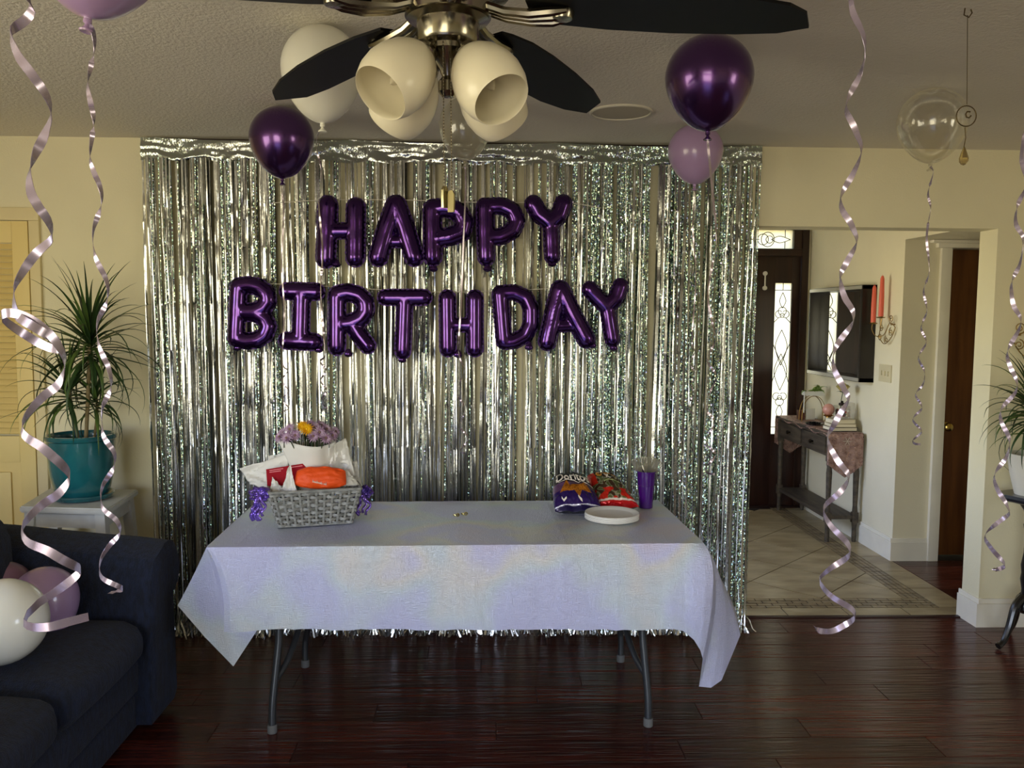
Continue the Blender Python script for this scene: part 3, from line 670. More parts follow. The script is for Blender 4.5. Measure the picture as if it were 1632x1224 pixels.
def curl(nk, Y, x0, y0, y1, amp, pitch, seed=0, straight=None):
    """soft line from the neck, then a curl between pixel rows"""
    rn = random.Random(seed); pts = []
    y = straight or y0
    pts.append((x0+rn.uniform(-3, 3), (nk+y)/2 if False else y0+ (y-y0)*.5))
    pts.append((x0, y)); k = 0; a = .35
    while y < y1:
        y += pitch*rn.uniform(.85, 1.15); k += 1; a = min(1, a+.18); pts.append((x0+amp*a*(1 if k % 2 else -1)*rn.uniform(.8, 1.1)+rn.uniform(-1, 1), y))
    return pts
G = 'floating balloons under the ceiling'
nk, d, sh, Y = B((505, 37), (514, 198), 122, '', None, '', '')
balloon('round_balloon', nk, d, white_m, 'large white latex balloon behind the fan blade above the letters', G, scale_h=sh, ribbon_pts=hang(nk, Y, [(507, 212), (504, 235), (512, 270), (508, 320), (514, 400), (511, 470), (518, 560), (510, 575), (520, 590), (511, 606), (521, 622), (512, 638), (522, 652)]), rmt=rib_silver, rw=.006)
nk, d, sh, Y = B((447, 167), (450, 286), 97, '', None, '', '')
balloon('round_balloon', nk, d, chrome_m, 'small chrome purple balloon over the curtain near the white balloon', G, scale_h=sh, ribbon_pts=hang(nk, Y, [(449, 300), (452, 340), (449, 420), (453, 500), (450, 575), (458, 590), (449, 606), (460, 622), (450, 636), (461, 650), (449, 656)]), rmt=rib_silver, rw=.006)
nk, d, sh, Y = B((1141, 52), (1128, 211), 134, '', None, '', '')
balloon('round_balloon', nk, d, chrome_m, 'large chrome purple balloon below the black fan blade', G, scale_h=sh, ribbon_pts=hang(nk, Y, [(1128, 225), (1134, 290), (1142, 380), (1136, 420), (1128, 470), (1136, 520), (1140, 545), (1127, 575), (1141, 600), (1130, 632), (1127, 655), (1139, 675), (1126, 706), (1141, 726), (1124, 750), (1139, 756)]), rmt=rib_silver, rw=.007)
nk, d, sh, Y = B((1106, 195), (1107, 295), 84, '', None, '', '')
balloon('round_balloon', nk, d, lilac_m, 'small lilac balloon just below the large chrome purple one', G, scale_h=sh, ribbon_pts=hang(nk, Y, [(1108, 312), (1104, 360), (1109, 440), (1104, 520), (1103, 548), (1107, 562), (1100, 580), (1107, 595), (1102, 615), (1106, 628), (1096, 650), (1106, 660)]), rmt=rib_silver, rw=.006)
nk, d, sh, Y = B((748, 152), (741, 258), 80, '', None, '', '')
balloon('round_balloon', nk, d, milky_m, 'milky see-through balloon behind the fan lamp shades', G, scale_h=sh, ribbon_pts=hang(nk, Y, [(742, 300), (738, 400), (735, 480), (731, 560), (740, 590), (728, 625), (741, 650), (734, 680), (747, 698), (734, 718), (741, 722)]), rmt=rib_silver, rw=.006)
nk, d, sh, Y = B((1484, 138), (1483, 262), 104, '', None, '', '')
balloon('round_balloon', nk, d, clear_m, 'clear see-through balloon hanging in front of the foyer header', G, scale_h=sh, ribbon_pts=hang(nk, Y, [(1487, 278), (1479, 311), (1483, 334), (1479, 360), (1477, 386), (1481, 434), (1472, 466), (1477, 498), (1468, 525), (1476, 548), (1464, 572), (1473, 594), (1471, 615), (1459, 631), (1469, 652), (1455, 671), (1469, 689), (1455, 705), (1467, 708)]), rmt=rib_m, rw=.0085)
Y = 1.62; nk = at(140, 31, Y)
L2 = [(149, 50), (150, 72), (144, 100), (140, 130), (145, 160), (149, 185), (146, 210), (143, 245), (150, 270), (160, 295), (161, 320), (148, 364), (152, 404), (170, 444), (170, 474), (155, 510), (158, 545), (174, 585), (176, 615), (163, 646), (165, 686), (182, 717), (180, 743), (162, 774), (165, 803), (187, 825), (190, 849), (171, 871), (160, 892), (165, 914), (190, 930), (192, 942), (172, 946)]
balloon('round_balloon', nk, .262, lilac_m, 'lilac balloon cut off by the upper photo edge, with a long curled ribbon', G, axis=(.12, .05, 1), ribbon_pts=hang(nk, Y, L2), coil=.8)
Y = .92; L1 = [(36, -60), (40, -20), (42, 0), (21, 30), (19, 53), (36, 89), (58, 119), (74, 147), (75, 172), (64, 203), (53, 236), (50, 269), (58, 303), (72, 330), (80, 350), (75, 373), (50, 396), (32, 423), (25, 451), (32, 483), (46, 503), (72, 520), (88, 537), (84, 553), (66, 558), (37, 545), (15, 526), (13, 508), (30, 499), (55, 503), (82, 524), (97, 552), (97, 580), (82, 611), (55, 634), (41, 661), (50, 684), (82, 707), (103, 735), (103, 762), (79, 792), (50, 812), (41, 832), (58, 852), (91, 867), (116, 889), (120, 911), (101, 932), (66, 958), (48, 970), (50, 981), (80, 988), (141, 983)]
nk = at(36, -110, Y); nk.z = min(nk.z, 2.14)
balloon('round_balloon', nk, .25, lilac_m, 'balloon above the photo edge whose long lilac curled ribbon loops before the dracaena', G, ribbon_pts=hang(nk, Y, L1), coil=.8)
Y = 1.36; nk = at(1357, -70, Y); nk.z = min(nk.z, 2.13)
R1 = [(1357, -30), (1357, 0), (1361, 30), (1374, 64), (1378, 92), (1371, 124), (1354, 158), (1349, 184), (1361, 217), (1371, 247), (1363, 277), (1343, 314), (1341, 340), (1354, 366), (1364, 392), (1354, 419), (1341, 446), (1343, 477), (1356, 503), (1356, 525), (1334, 560), (1328, 591), (1341, 622), (1350, 644), (1334, 680), (1321, 706), (1330, 733), (1350, 762), (1343, 790), (1317, 817), (1320, 836), (1343, 861), (1353, 882), (1348, 900), (1324, 919), (1310, 933), (1320, 946), (1348, 963), (1360, 982), (1354, 1000), (1329, 1013), (1303, 1005), (1299, 999)]
balloon('round_balloon', nk, .25, lilac_m, 'balloon above the photo edge whose lilac curled ribbon falls in front of the mirror', G, ribbon_pts=hang(nk, Y, R1), coil=.8)
Y = 1.86; nk = at(1735, 20, Y); nk.z = min(nk.z, 2.14)
R2 = [(1715, 60), (1690, 90), (1655, 130), (1641, 165), (1637, 200), (1628, 256), (1634, 300), (1622, 335), (1619, 362), (1629, 387), (1626, 424), (1613, 456), (1614, 490), (1625, 513), (1623, 533), (1607, 565), (1608, 587), (1619, 615), (1616, 634), (1598, 656), (1595, 676), (1607, 706), (1604, 734), (1587, 761), (1588, 782), (1602, 807), (1605, 826), (1574, 855), (1575, 872), (1598, 898), (1598, 909), (1584, 908)]
balloon('round_balloon', nk, .24, clear_m, 'clear balloon at the photo edge with a lilac ribbon beside the black pedestal', G, ribbon_pts=hang(nk, Y, R2), coil=.8)
# suncatcher hanging from the ceiling
hk = onz(1545, 12, CEIL); Y = hk.y
root = thing('suncatcher', hk, 'glass teardrop suncatcher on a thread next to the clear balloon', 'suncatcher')
p1 = at(1541, 166, Y); wire_m = M('dark_wire', (92, 78, 52), .35, .8)
MB().tube([hk+V(-.012, 0, -.002), hk+V(-.014, 0, -.02), hk+V(0, 0, -.026), hk+V(.008, 0, -.014), hk+V(.004, 0, -.004)], .0018, n=8).build('ceiling_hook', wire_m, root)
MB().tube([hk+V(-.004, 0, -.02), p1], .0010, n=6).build('thread', wire_m, root)
rc = at(1540, 185, Y); r_ = 16*Y/FPX
MB().tube([rc+V(math.cos(2*PI*k/24)*r_, 0, math.sin(2*PI*k/24)*r_) for k in range(24)], .0016, n=8, closed=True).tube([rc+V(.006+math.cos(a)*.008, 0, .004+math.sin(a)*.009) for a in (1, 2, 3, 4, 5, 6)], .0022, n=8).build('wire_ring', wire_m, root)
p2 = at(1538, 203, Y); p3 = at(1536, 250, Y)
MB().tube([p2, at(1539, 220, Y), at(1536, 236, Y)], .0012, n=6).build('lower_thread', wire_m, root)
crys = M('amber_crystal', (236, 214, 150), .02, 0, trans=.9, ior=1.55)
MB().lathe([(.0, .030), (.003, .024), (.009, .008), (.0125, -.004), (.012, -.012), (.006, -.021), (0, -.023)], p3, n=10).build('teardrop', crys, root, smooth=0)
# ceiling speaker
c = V(.556, 3.55, CEIL)
root = thing('ceiling_speaker', c, 'flat round speaker grille set into the ceiling by the fan blade', 'speaker')
MB().lathe([(.120, 0), (.129, 0), (.129, -.006), (.124, -.009), (.119, -.008), (.118, -.003)], c, n=56, cap=False).build('rim', M('speaker_white', (206, 200, 184), .6), root)
MB().lathe([(.119, -.004), (.06, -.006), (0.001, -.0065)], c, n=48).build('grille', M('speaker_grille', (190, 182, 166), .7, bump=.5, bscale=400), root)
# ------------------------------------------------------------------ ceiling fan
HX, HY = -.079, 1.78
froot = thing('ceiling_fan', (HX, HY, CEIL), 'ceiling fan with black blades and four frosted glass lamp shades', 'ceiling fan')
nick = M('antique_nickel', (156, 150, 134), .2, 1., var=.15, vscale=12)
MB().lathe([(.0, 0), (.075, 0), (.075, -.02), (.05, -.045), (.02, -.055), (.016, -.06), (.016, -.09)], (HX, HY, CEIL), n=40).build('canopy', nick, froot)
MB().lathe([(.02, -.085), (.10, -.095), (.135, -.115), (.142, -.145), (.14, -.175), (.125, -.195), (.09, -.205), (.088, -.24), (.02, -.24)], (HX, HY, CEIL), n=56).build('motor_housing', nick, froot)
MB().lathe([(.02, -.238), (.082, -.24), (.084, -.245), (.07, -.248), (.064, -.25), (.064, -.285), (.060, -.292), (.045, -.298), (.02, -.30), (0, -.30)], (HX, HY, CEIL), n=56).build('switch_housing', nick, froot)
ZB = 2.222
for k, aa in enumerate((133, 61, -11, -83, -155)):
    a = R(aa); Mx = Matrix.Translation((HX, HY, ZB)) @ Matrix.Rotation(a, 4, 'Z')
    tilt = Matrix.Rotation(R(5), 4, 'Y') @ Matrix.Rotation(R(-5), 4, 'X')
    # blade outline: narrow root, wide body, angled end
    up = [(.17, .045), (.22, .064), (.32, .078), (.45, .082), (.58, .074), (.66, .060), (.715, .030)]
    lo = [(.70, -.030), (.665, -.062), (.60, -.080), (.50, -.088), (.38, -.085), (.27, -.074), (.20, -.055), (.165, -.040)]
    if k in (0, 1): up = [(.17, .045), (.24, .066), (.34, .078), (.46, .076), (.57, .060), (.66, .030), (.72, -.012)]; lo = [(.665, -.075), (.58, -.088), (.46, -.090), (.34, -.084), (.25, -.072), (.19, -.052), (.165, -.038)]
    poly = [V(x, y, 0) for x, y in up]+[V(x, y, 0) for x, y in lo]
    b = MB().prism(poly, (0, 0, .006)); b.xf(Mx @ tilt); b.build('blade', black_m, froot, smooth=0)
    br = MB()
    for s_ in (-.016, 0, .016):
        br.tube([Mx @ V(.075, s_*1.2, -.005), Mx @ V(.12, s_*1.3, -.022), Mx @ V(.17, s_*1.5, -.030), Mx @ (tilt @ V(.215, s_*1.5, -.012)), Mx @ (tilt @ V(.245, s_*1.3, -.006))], [.009, .009, .010, .010, .006], n=8)
    br.lathe([(0, -.018), (.020, -.016), (.024, -.006), (.024, .0)], Mx @ (tilt @ V(.235, 0, 0)), n=16)
    br.build('blade_bracket', nick, froot)
frost = M('frosted_lamp_glass', (232, 224, 200), .32, 0, sub=.3, spec=.5, coat=.2)
sock = V(HX, HY, 2.142)
MB().lathe([(.03, .02), (.045, .01), (.045, -.01), (.03, -.03), (.018, -.045), (.012, -.06), (.02, -.07), (.02, -.09), (.012, -.1), (0, -.102)], sock, n=32).build('lamp_hub', nick, froot)
for k, (az, el) in enumerate(((-134, 44), (-50, 40), (48, 46), (135, 46))):
    h = V(math.cos(R(az)), math.sin(R(az)), 0); ax = (h*math.sin(R(el+4))-V(0, 0, 1)*math.cos(R(el+4))).normalized()
    p0 = sock+h*.040+V(0, 0, -.004)
    MB().tube([sock+h*.01+V(0, 0, .0), sock+h*.035+V(0, 0, .008), p0+ax*.02, p0+ax*.045], [.012, .013, .014, .016], n=12).lathe([(.014, .0), (.026, .008), (.030, .02), (.027, .034)], p0+ax*.018, n=24, axis=ax).build('lamp_arm', nick, froot)
    o = p0+ax*.040; t = .0035
    pr = [(a*.94, b*.94) for a, b in ((.026, 0), (.036, .006), (.050, .022), (.063, .045), (.072, .075), (.0745, .100), (.071, .128), (.062, .152), (.0605, .154), (.059, .152), (.0675, .126), (.0705, .099), (.068, .076), (.059, .047), (.046, .025), (.030, .010))]
    MB().lathe(pr, o, n=48, axis=ax, cap=False).build('lamp_shade', frost, froot, smooth=60)
    MB().lathe([(.012, 0), (.012, .03), (.016, .045), (.020, .065), (.015, .085), (.006, .105), (0, .112)], o, n=18, axis=ax).build('bulb', M('candle_bulb', (226, 216, 190), .15, 0, trans=.3), froot)
for px_, y0, y1, bx in ((706, 62, 296, 711), (718, 92, 303, 720)):
    a_ = at(px_, y0, HY-.045); b_ = at(bx if 0 else px_+2, y1, HY-.045); c_ = MB(); n_ = int((a_-b_).length/.006)
    c_.tube([a_, b_], .0009, n=5)
    for i in range(n_): c_.lathe([(0, -.0019), (.0019, 0), (0, .0019)], a_.lerp(b_, i/n_), n=6)
    pc = c_.build('pull_chain', nick, froot)
    q = b_+V(.001 if px_ < 710 else -.001, 0, 0); f_ = MB(); hh = .044
    pts = [(-.0065, -hh), (-.0072, -hh*.5), (-.0072, -.008), (-.004, -.001), (.004, -.001), (.0072, -.008), (.0072, -hh*.5), (.0065, -hh)]
    Mf = Matrix.Translation(q) @ Matrix.Rotation(R(50 if px_ < 710 else -25), 4, 'Z')
    f_.prism([V(x, -.003, z) for x, z in pts], (0, .006, 0)); f_.xf(Mf); f_.build('fob', M('gold_fob', (176, 166, 126), .2, 1.), pc, smooth=20)
# ------------------------------------------------------------------ folding table and cloth
TC = V(-.103, 3.475, 0); TA = .028
def tb(u, v, z): return V(TC.x+u*math.cos(TA)-v*math.sin(TA), TC.y+u*math.sin(TA)+v*math.cos(TA), z)
TM = Matrix.Translation(TC) @ Matrix.Rotation(TA, 4, 'Z')
troot = thing('folding_table', TC, 'long folding table on grey steel wishbone legs under a pearly cloth', 'table')
MB().box(-.915, .915, -.37, .37, .700, .738, bev=.012, M4=TM).build('tabletop', M('grey_plastic', (196, 194, 188), .5), troot)
for sx_, fx, nx_ in ((-1, (-.806, 3.141), (-.809, 3.75)), (1, (.645, 3.171), (.636, 3.79))):
    ff_, fb = V(fx[0], fx[1], 0), V(nx_[0], nx_[1], 0); mid = (ff_+fb)/2; ins = -sx_*.0
    lg = MB()
    d = mid-ff_
    lg.tube(spline([ff_+V(0, 0, .03), ff_+V(sx_*-.002, 0, .12)+d*.02, ff_+V(sx_*-.014, 0, .26)+d*.08, ff_+V(sx_*-.022, 0, .36)+d*.12, ff_+V(sx_*-.022, 0, .48)+d*.13, ff_+V(sx_*-.022, 0, .70)+d*.13], 5), .0145, n=14)
    lg.tube(spline([ff_+V(sx_*-.012, 0, .20)+d*.06, ff_+V(sx_*-.05, 0, .27)+d*.32, ff_+V(sx_*-.065, 0, .40)+d*.80, ff_+V(sx_*-.035, 0, .69)+d*.95], 5), .012, n=12)
    d = mid-fb
    lg.tube(spline([fb+V(0, 0, .03), fb+V(0, 0, .10), fb+V(sx_*-.008, 0, .15)+d*.03, fb+V(sx_*-.03, 0, .22)+d*.22, fb+V(sx_*-.055, 0, .34)+d*.70, fb+V(sx_*-.035, 0, .69)+d*.95], 5), .0135, n=14)
    o = lg.tube([ff_+V(sx_*-.022, 0, .69)+(mid-ff_)*.15, fb+V(sx_*-.022, 0, .69)+(mid-fb)*.15], .0125, n=12).build('leg', grey_leg, troot)
    for ft in (ff_, fb): MB().lathe([(.016, 0), (.0185, .003), (.0185, .030), (.0165, .034)], ft, n=20).build('rubber_foot', M('grey_rubber', (96, 96, 94), .8), o)
def cloth_mat():
    mt = bpy.data.materials.new('pearly_plastic_cloth'); mt.use_nodes = True; n = mt.node_tree.nodes; l = mt.node_tree.links; b = n['Principled BSDF']
    t = n.new('ShaderNodeTexCoord'); b.inputs['Roughness'].default_value = .34; b.inputs['Metallic'].default_value = .35
    b.inputs['Thin Film Thickness'].default_value = 430; b.inputs['Thin Film IOR'].default_value = 1.6; b.inputs['Specular IOR Level'].default_value = .8
    no = n.new('ShaderNodeTexNoise'); no.inputs['Scale'].default_value = 1.7; no.inputs['Detail'].default_value = 3; l.new(t.outputs['Object'], no.inputs[0])
    r_ = n.new('ShaderNodeValToRGB'); l.new(no.outputs[0], r_.inputs[0]); el = r_.color_ramp.elements
    el[0].position = .30; el[0].color = (*lin((206, 206, 238)), 1); el[1].position = .72; el[1].color = (*lin((220, 208, 226)), 1)
    for p_, c_ in ((.44, (208, 212, 240)), (.50, (214, 224, 230)), (.555, (226, 224, 220)), (.61, (212, 212, 240))): q = el.new(p_); q.color = (*lin(c_), 1); l.new(r_.outputs[0], b.inputs['Base Color'])
    fac = []
    for k, s_ in enumerate(((8, 8, 110), (110, 8, 8))):
        mp = n.new('ShaderNodeMapping'); mp.inputs['Scale'].default_value = s_; l.new(t.outputs['Object'], mp.inputs[0])
        x = n.new('ShaderNodeTexNoise'); x.inputs['Scale'].default_value = 5; x.inputs['Detail'].default_value = 3; l.new(mp.outputs[0], x.inputs[0]); fac.append(x)
    ad = n.new('ShaderNodeMath'); l.new(fac[0].outputs[0], ad.inputs[0]); l.new(fac[1].outputs[0], ad.inputs[1])
    bp = n.new('ShaderNodeBump'); bp.inputs['Strength'].default_value = .7; bp.inputs['Distance'].default_value = .005; l.new(ad.outputs[0], bp.inputs['Height']); l.new(bp.outputs[0], b.inputs['Normal'])
    return mt
cl_m = cloth_mat()
hw_, hd_ = .925, .378; ZC = .742
creases_u = [-.82+.0, -.60, -.40, -.205, .0, .20, .40, .60, .80]
def fold(u):           # sharp little fold ridges left by the packaging, as height
    s_ = 0
    for c_ in creases_u: s_ += math.exp(-abs(u-c_)/.012)
    return s_
def top_z(u, v): return ZC+.0022*fold(u)*(1 if int((u+2)*5) % 2 else .6)+.002*math.exp(-abs(v+.02)/.01)+.0022*mnoise.noise(V(u*9, v*9, 1))+.0016
NU, NV = 260, 46
cm = MB()
us = [-hw_+2*hw_*i/NU for i in range(NU+1)]
cm.grid([[tb(u, -hd_+2*hd_*j/NV, top_z(u, -hd_+2*hd_*j/NV)-.004*max(0, (abs(-1+2*j/NV)-.97)/.03)) for j in range(NV+1)] for u in us])
# skirt: top path -> hem path columns
def col(top, hem, mid=None, bulge=0., bd=None):
    return (Vector(top), Vector(mid) if mid is not None else None, Vector(hem), bulge)
cols_ = []
FL_, FR_, BR_, BL_ = tb(-hw_, -hd_, ZC), tb(hw_, -hd_, ZC), tb(hw_, hd_, ZC), tb(-hw_, hd_, ZC)
# back-left going along the left side to the front (hem pushed outward), ear, front, ear, right side, back
def P3(px, py, Y): return at(px, py, Y)
cols_.append((BL_, None, V(BL_.x-.03, BL_.y+.03, .36)))
cols_.append((BL_.lerp(FL_, .33), None, V(BL_.x-.09, BL_.y-.15, .30)))
cols_.append((BL_.lerp(FL_, .7), None, V(FL_.x-.14, 3.42, .31)))
cols_.append((BL_.lerp(FL_, .93), None, P3(306, 975, 3.30)))
F_ = P3(283, 965, 3.22); T_ = P3(372, 1062, 3.15); Bq = P3(410, 1004, 3.17); Vq = P3(357, 1007, 3.05)
cols_.append((FL_, P3(308, 917, 3.16), F_))
cols_.append((FL_, P3(325, 945, 3.145), F_.lerp(T_, .5)+V(0, -.01, 0)))
cols_.append((FL_, P3(352, 960, 3.13), T_))
cols_.append((FL_, P3(368, 935, 3.135), T_.lerp(Bq, .55)))
cols_.append((FL_, P3(374, 932, 3.13), Bq))
cols_.append((FL_, P3(366, 930, 3.10), P3(385, 1007, 3.115)))
cols_.append((FL_, P3(352, 930, 3.06), Vq))
cols_.append((FL_+V(.012, 0, 0), P3(362, 932, 3.045), P3(368, 1008, 3.04)))
cols_.append((tb(-hw_+.05, -hd_, ZC), P3(383, 935, 3.055), P3(390, 1007, 3.045)))
cols_.append((tb(-hw_+.11, -hd_, ZC), None, P3(417, 1004, 3.06)))
rn = random.Random(4)
def front(px, dy=0., z=None): return P3(px, 1003.5+rn.uniform(-1.5, 1.5), 3.066+dy)
k0 = 0
for px in range(440, 1061, 15):
    c_ = P3(px, 868, 3.09); u = max(-hw_+.13, min(hw_-.13, (c_.x-TC.x)))
    k0 += 1; saw = ((px-358) % 82)/82
    cols_.append((tb(u, -hd_, ZC), None, front(px, -.007*saw+.004*math.sin(px*.03))))
cols_.append((tb(hw_-.10, -hd_, ZC), None, P3(1074, 1003, 3.05)))
cols_.append((tb(hw_-.07, -hd_, ZC), None, P3(1090, 1006, 3.055)))
cols_.append((tb(hw_-.035, -hd_, ZC), P3(1105, 935, 3.05), P3(1106, 1020, 3.05)))
cols_.append((FR_+V(-.008, 0, 0), P3(1124, 930, 3.045), P3(1116, 1036, 3.05)))
cols_.append((FR_, P3(1137, 930, 3.055), P3(1120, 1050, 3.06)))
cols_.append((FR_, P3(1139, 945, 3.09), P3(1117, 1072, 3.085)))
cols_.append((FR_, P3(1141, 950, 3.12), P3(1114, 1094, 3.10)))
cols_.append((FR_, P3(1149, 955, 3.14), P3(1133, 1096, 3.11)))
cols_.append((FR_, P3(1155, 955, 3.16), P3(1150, 1084, 3.13)))
cols_.append((FR_, P3(1160, 950, 3.20), P3(1180, 1012, 3.22)))
cols_.append((FR_.lerp(BR_, .12), P3(1158, 940, 3.25), P3(1176, 990, 3.33)))
cols_.append((FR_.lerp(BR_, .45), None, V(BR_.x+.10, 3.5, .33)))
cols_.append((FR_.lerp(BR_, .8), None, V(BR_.x+.08, 3.72, .33)))
cols_.append((BR_, None, V(BR_.x+.02, BR_.y+.03, .36)))
for i in range(1, 10): cols_.append((BR_.lerp(BL_, i/10), None, BR_.lerp(BL_, i/10)+V(0, .035, -.33)))
cols_.append((BL_, None, V(BL_.x-.03, BL_.y+.03, .36)))
tops = [c[0] for c in cols_]; hems = [c[2] for c in cols_]
mids = []
for t_, m_, h_ in cols_:
    if m_ is None:
        m_ = t_.lerp(h_, .5); o_ = V(h_.x-t_.x, h_.y-t_.y, 0); m_ = m_+o_*.28
    mids.append(m_)
SUBD = 5
def dense(L):
    out = []
    for i in range(len(L)-1):
        for k in range(SUBD): out.append(L[i].lerp(L[i+1], k/SUBD))
    out.append(L[-1]); return out
def dense_s(L): return spline(L, SUBD)
T2, M2, H2 = dense(tops), dense(mids), dense(hems)
NSK = 22; sk = []
for i in range(len(T2)):
    t0, m0, h0 = T2[i], M2[i], H2[i]; c0_ = m0*2-(t0+h0)*.5; row = []   # quadratic through the middle
    for j in range(NSK+1):
        t = j/NSK; p = t0*(1-t)**2+c0_*2*t*(1-t)+h0*t*t
        if t < .08: p = p+V(0, 0, -.0)
        u = p.x; w_ = min(1, t*5)
        isf = 1 if abs(p.y-3.07) < .035 and -.85 < p.x < .72 else .3
        cr_ = 0
        for c_ in creases_u: cr_ += math.exp(-abs((p.x-TC.x)-c_)/.010)
        nz_ = mnoise.noise(V(p.x*5, p.z*3, 2))*.004+mnoise.noise(V(p.x*22+p.z*8, p.z*9, 5))*.003*(1-t)
        p = p+V(0, -1, 0)*(isf*w_*(cr_*.0045+nz_))
        row.append(p)
    sk.append(row)
cm.grid(sk)
croot = tag(cm.build('tablecloth', cl_m, base=(TC.x, TC.y, ZC), smooth=50), 'pearly white plastic tablecloth with packaging creases draped on the folding table', 'tablecloth')
# ------------------------------------------------------------------ things on the table
def patch(c, nu=14, nv=14, amp=.006, f=18, seed=0, edge=True):
    """crumpled sheet through four corner points"""
    a, b, c_, d = [Vector(p) for p in c]; n_ = (b-a).cross(d-a).normalized(); rows = []
    for i in range(nv+1):
        t = i/nv; row = []
        for j in range(nu+1):
            s_ = j/nu; p = (a*(1-s_)+b*s_)*(1-t)+(d*(1-s_)+c_*s_)*t
            q = mnoise.noise(V(s_*f*.12+seed, t*f*.12, seed*3.1)); q2 = abs(mnoise.noise(V(s_*f*.3+seed*2, t*f*.3, 7+seed)))
            row.append(p+n_*(q*amp*2.2+q2*amp*1.6)+V(0, 0, mnoise.noise(V(s_*5, seed, t*5))*amp*.6))
        rows.append(row)
    return rows
BO = V(-.818, 3.335, ZC+.002); BA = R(15); e1 = V(math.cos(BA), math.sin(BA), 0); e2 = V(-math.sin(BA), math.cos(BA), 0)
bsk = thing('woven_basket', BO+e1*.145+e2*.09, 'grey woven basket holding gifts and flowers on the tablecloth', 'basket')
bask_m = M('grey_wicker', (150, 150, 146), .55, rgb2=(112, 114, 112), vscale=40, vstretch=(1, 1, 3), bump=.2, bscale=150)
def bper(t, h):
    """perimeter point of the tapered basket: t in 0..1, h in 0..1"""
    ex = .035*h; W_, D_ = .29+2*ex, .19+1.2*ex; ox, oy = -ex, -ex*.6; rc = .022
    P_ = 2*(W_+D_); s_ = (t % 1)*P_
    if s_ < W_: p = (s_, 0); nrm = (0, -1)
    elif s_ < W_+D_: p = (W_, s_-W_); nrm = (1, 0)
    elif s_ < 2*W_+D_: p = (W_-(s_-W_-D_), D_); nrm = (0, 1)
    else: p = (0, D_-(s_-2*W_-D_)); nrm = (-1, 0)
    return BO+e1*(ox+p[0])+e2*(oy+p[1])+V(0, 0, .004+.142*h), e1*nrm[0]+e2*nrm[1]
NW = 9; NST = 36
for r_ in range(NW):
    pts = []; n_ = 288; h = (r_+.5)/NW
    bn = MB(); k0 = 0
    for i in range(n_):
        t = i/n_; p, nr = bper(t, h); wv = math.sin(PI*(t*NST)+PI*(r_ % 2)); p = p+nr*(.0065*wv)
        pts.append((p, nr, .0070-.0024*abs(wv)))
    for p, nr, hh in pts:
        for q in ((-1, -1), (1, -1), (1, 1), (-1, 1)): bn.v.append(p+nr*q[0]*.0014+V(0, 0, q[1]*hh))
    for i in range(n_):
        a, b = 4*i, 4*((i+1) % n_)
        for j in range(4): bn.f.append((a+j, a+(j+1) % 4, b+(j+1) % 4, b+j))
    bn.build('woven_band', bask_m, bsk, smooth=40)
for k in range(NST):
    t = (k+.5)/NST; a, nr = bper(t, 0); b, _ = bper(t, 1); d = nr.cross(V(0, 0, 1))*.0045
    MB().prism([a-d-nr*.001, a+d-nr*.001, b+d-nr*.001, b-d-nr*.001], nr*.003).build('stake', bask_m, bsk, smooth=0)
for h, rr, nm in ((1.0, .0062, 'rim'), (.0, .0045, 'base_rim')):
    MB().tube([bper(i/120, h)[0]+V(0, 0, .003) for i in range(120)], rr, n=8, closed=True).build(nm, bask_m, bsk)
fb_ = [bper(t, .02)[0] for t in (0, .3021, .5, .8021)]; MB().prism(fb_, (0, 0, .003)).build('bottom', bask_m, bsk, smooth=0)
tis_m = M('white_tissue_paper', (224, 222, 216), .6, var=.06, vscale=5, sub=.15)
def tissue(cs_, label, seed, amp=.006):
    mb = MB().grid(patch(cs_, 18, 18, amp, 22, seed)); b = min(mb.v, key=lambda p: p.z)
    return tag(mb.build('tissue_paper', tis_m, base=b, smooth=25, solid=.0005), label, 'tissue paper', 'crumpled tissue sheets in the basket')
tissue([at(398, 772, 3.50), at(452, 785, 3.47), at(462, 722, 3.50), at(384, 748, 3.53)], 'crumpled white tissue sheet sticking out beyond the basket toward the dracaena', 1, .010)
tissue([at(428, 790, 3.40), at(466, 785, 3.385), at(448, 776, 3.395), at(434, 760, 3.41)], 'pointed white tissue sheet before the red card', 2, .007)
tissue([at(448, 785, 3.385), at(474, 784, 3.375), at(463, 739, 3.395), at(459, 746, 3.39)], 'narrow tissue peak between the red card and the orange pouch', 3, .005)
tissue([at(520, 779, 3.40), at(573, 772, 3.46), at(552, 748, 3.47), at(526, 752, 3.41)], 'white tissue sheet folded over the orange pouch corner', 4, .007)
tissue([at(545, 776, 3.50), at(578, 775, 3.54), at(568, 735, 3.56), at(540, 740, 3.54)], 'white tissue sheet poking up at the basket end near the chip bags', 5, .008)
tissue([at(436, 752, 3.55), at(470, 756, 3.53), at(466, 716, 3.56), at(428, 728, 3.58)], 'upright tissue sheet beside the flower wrapping', 6, .009)
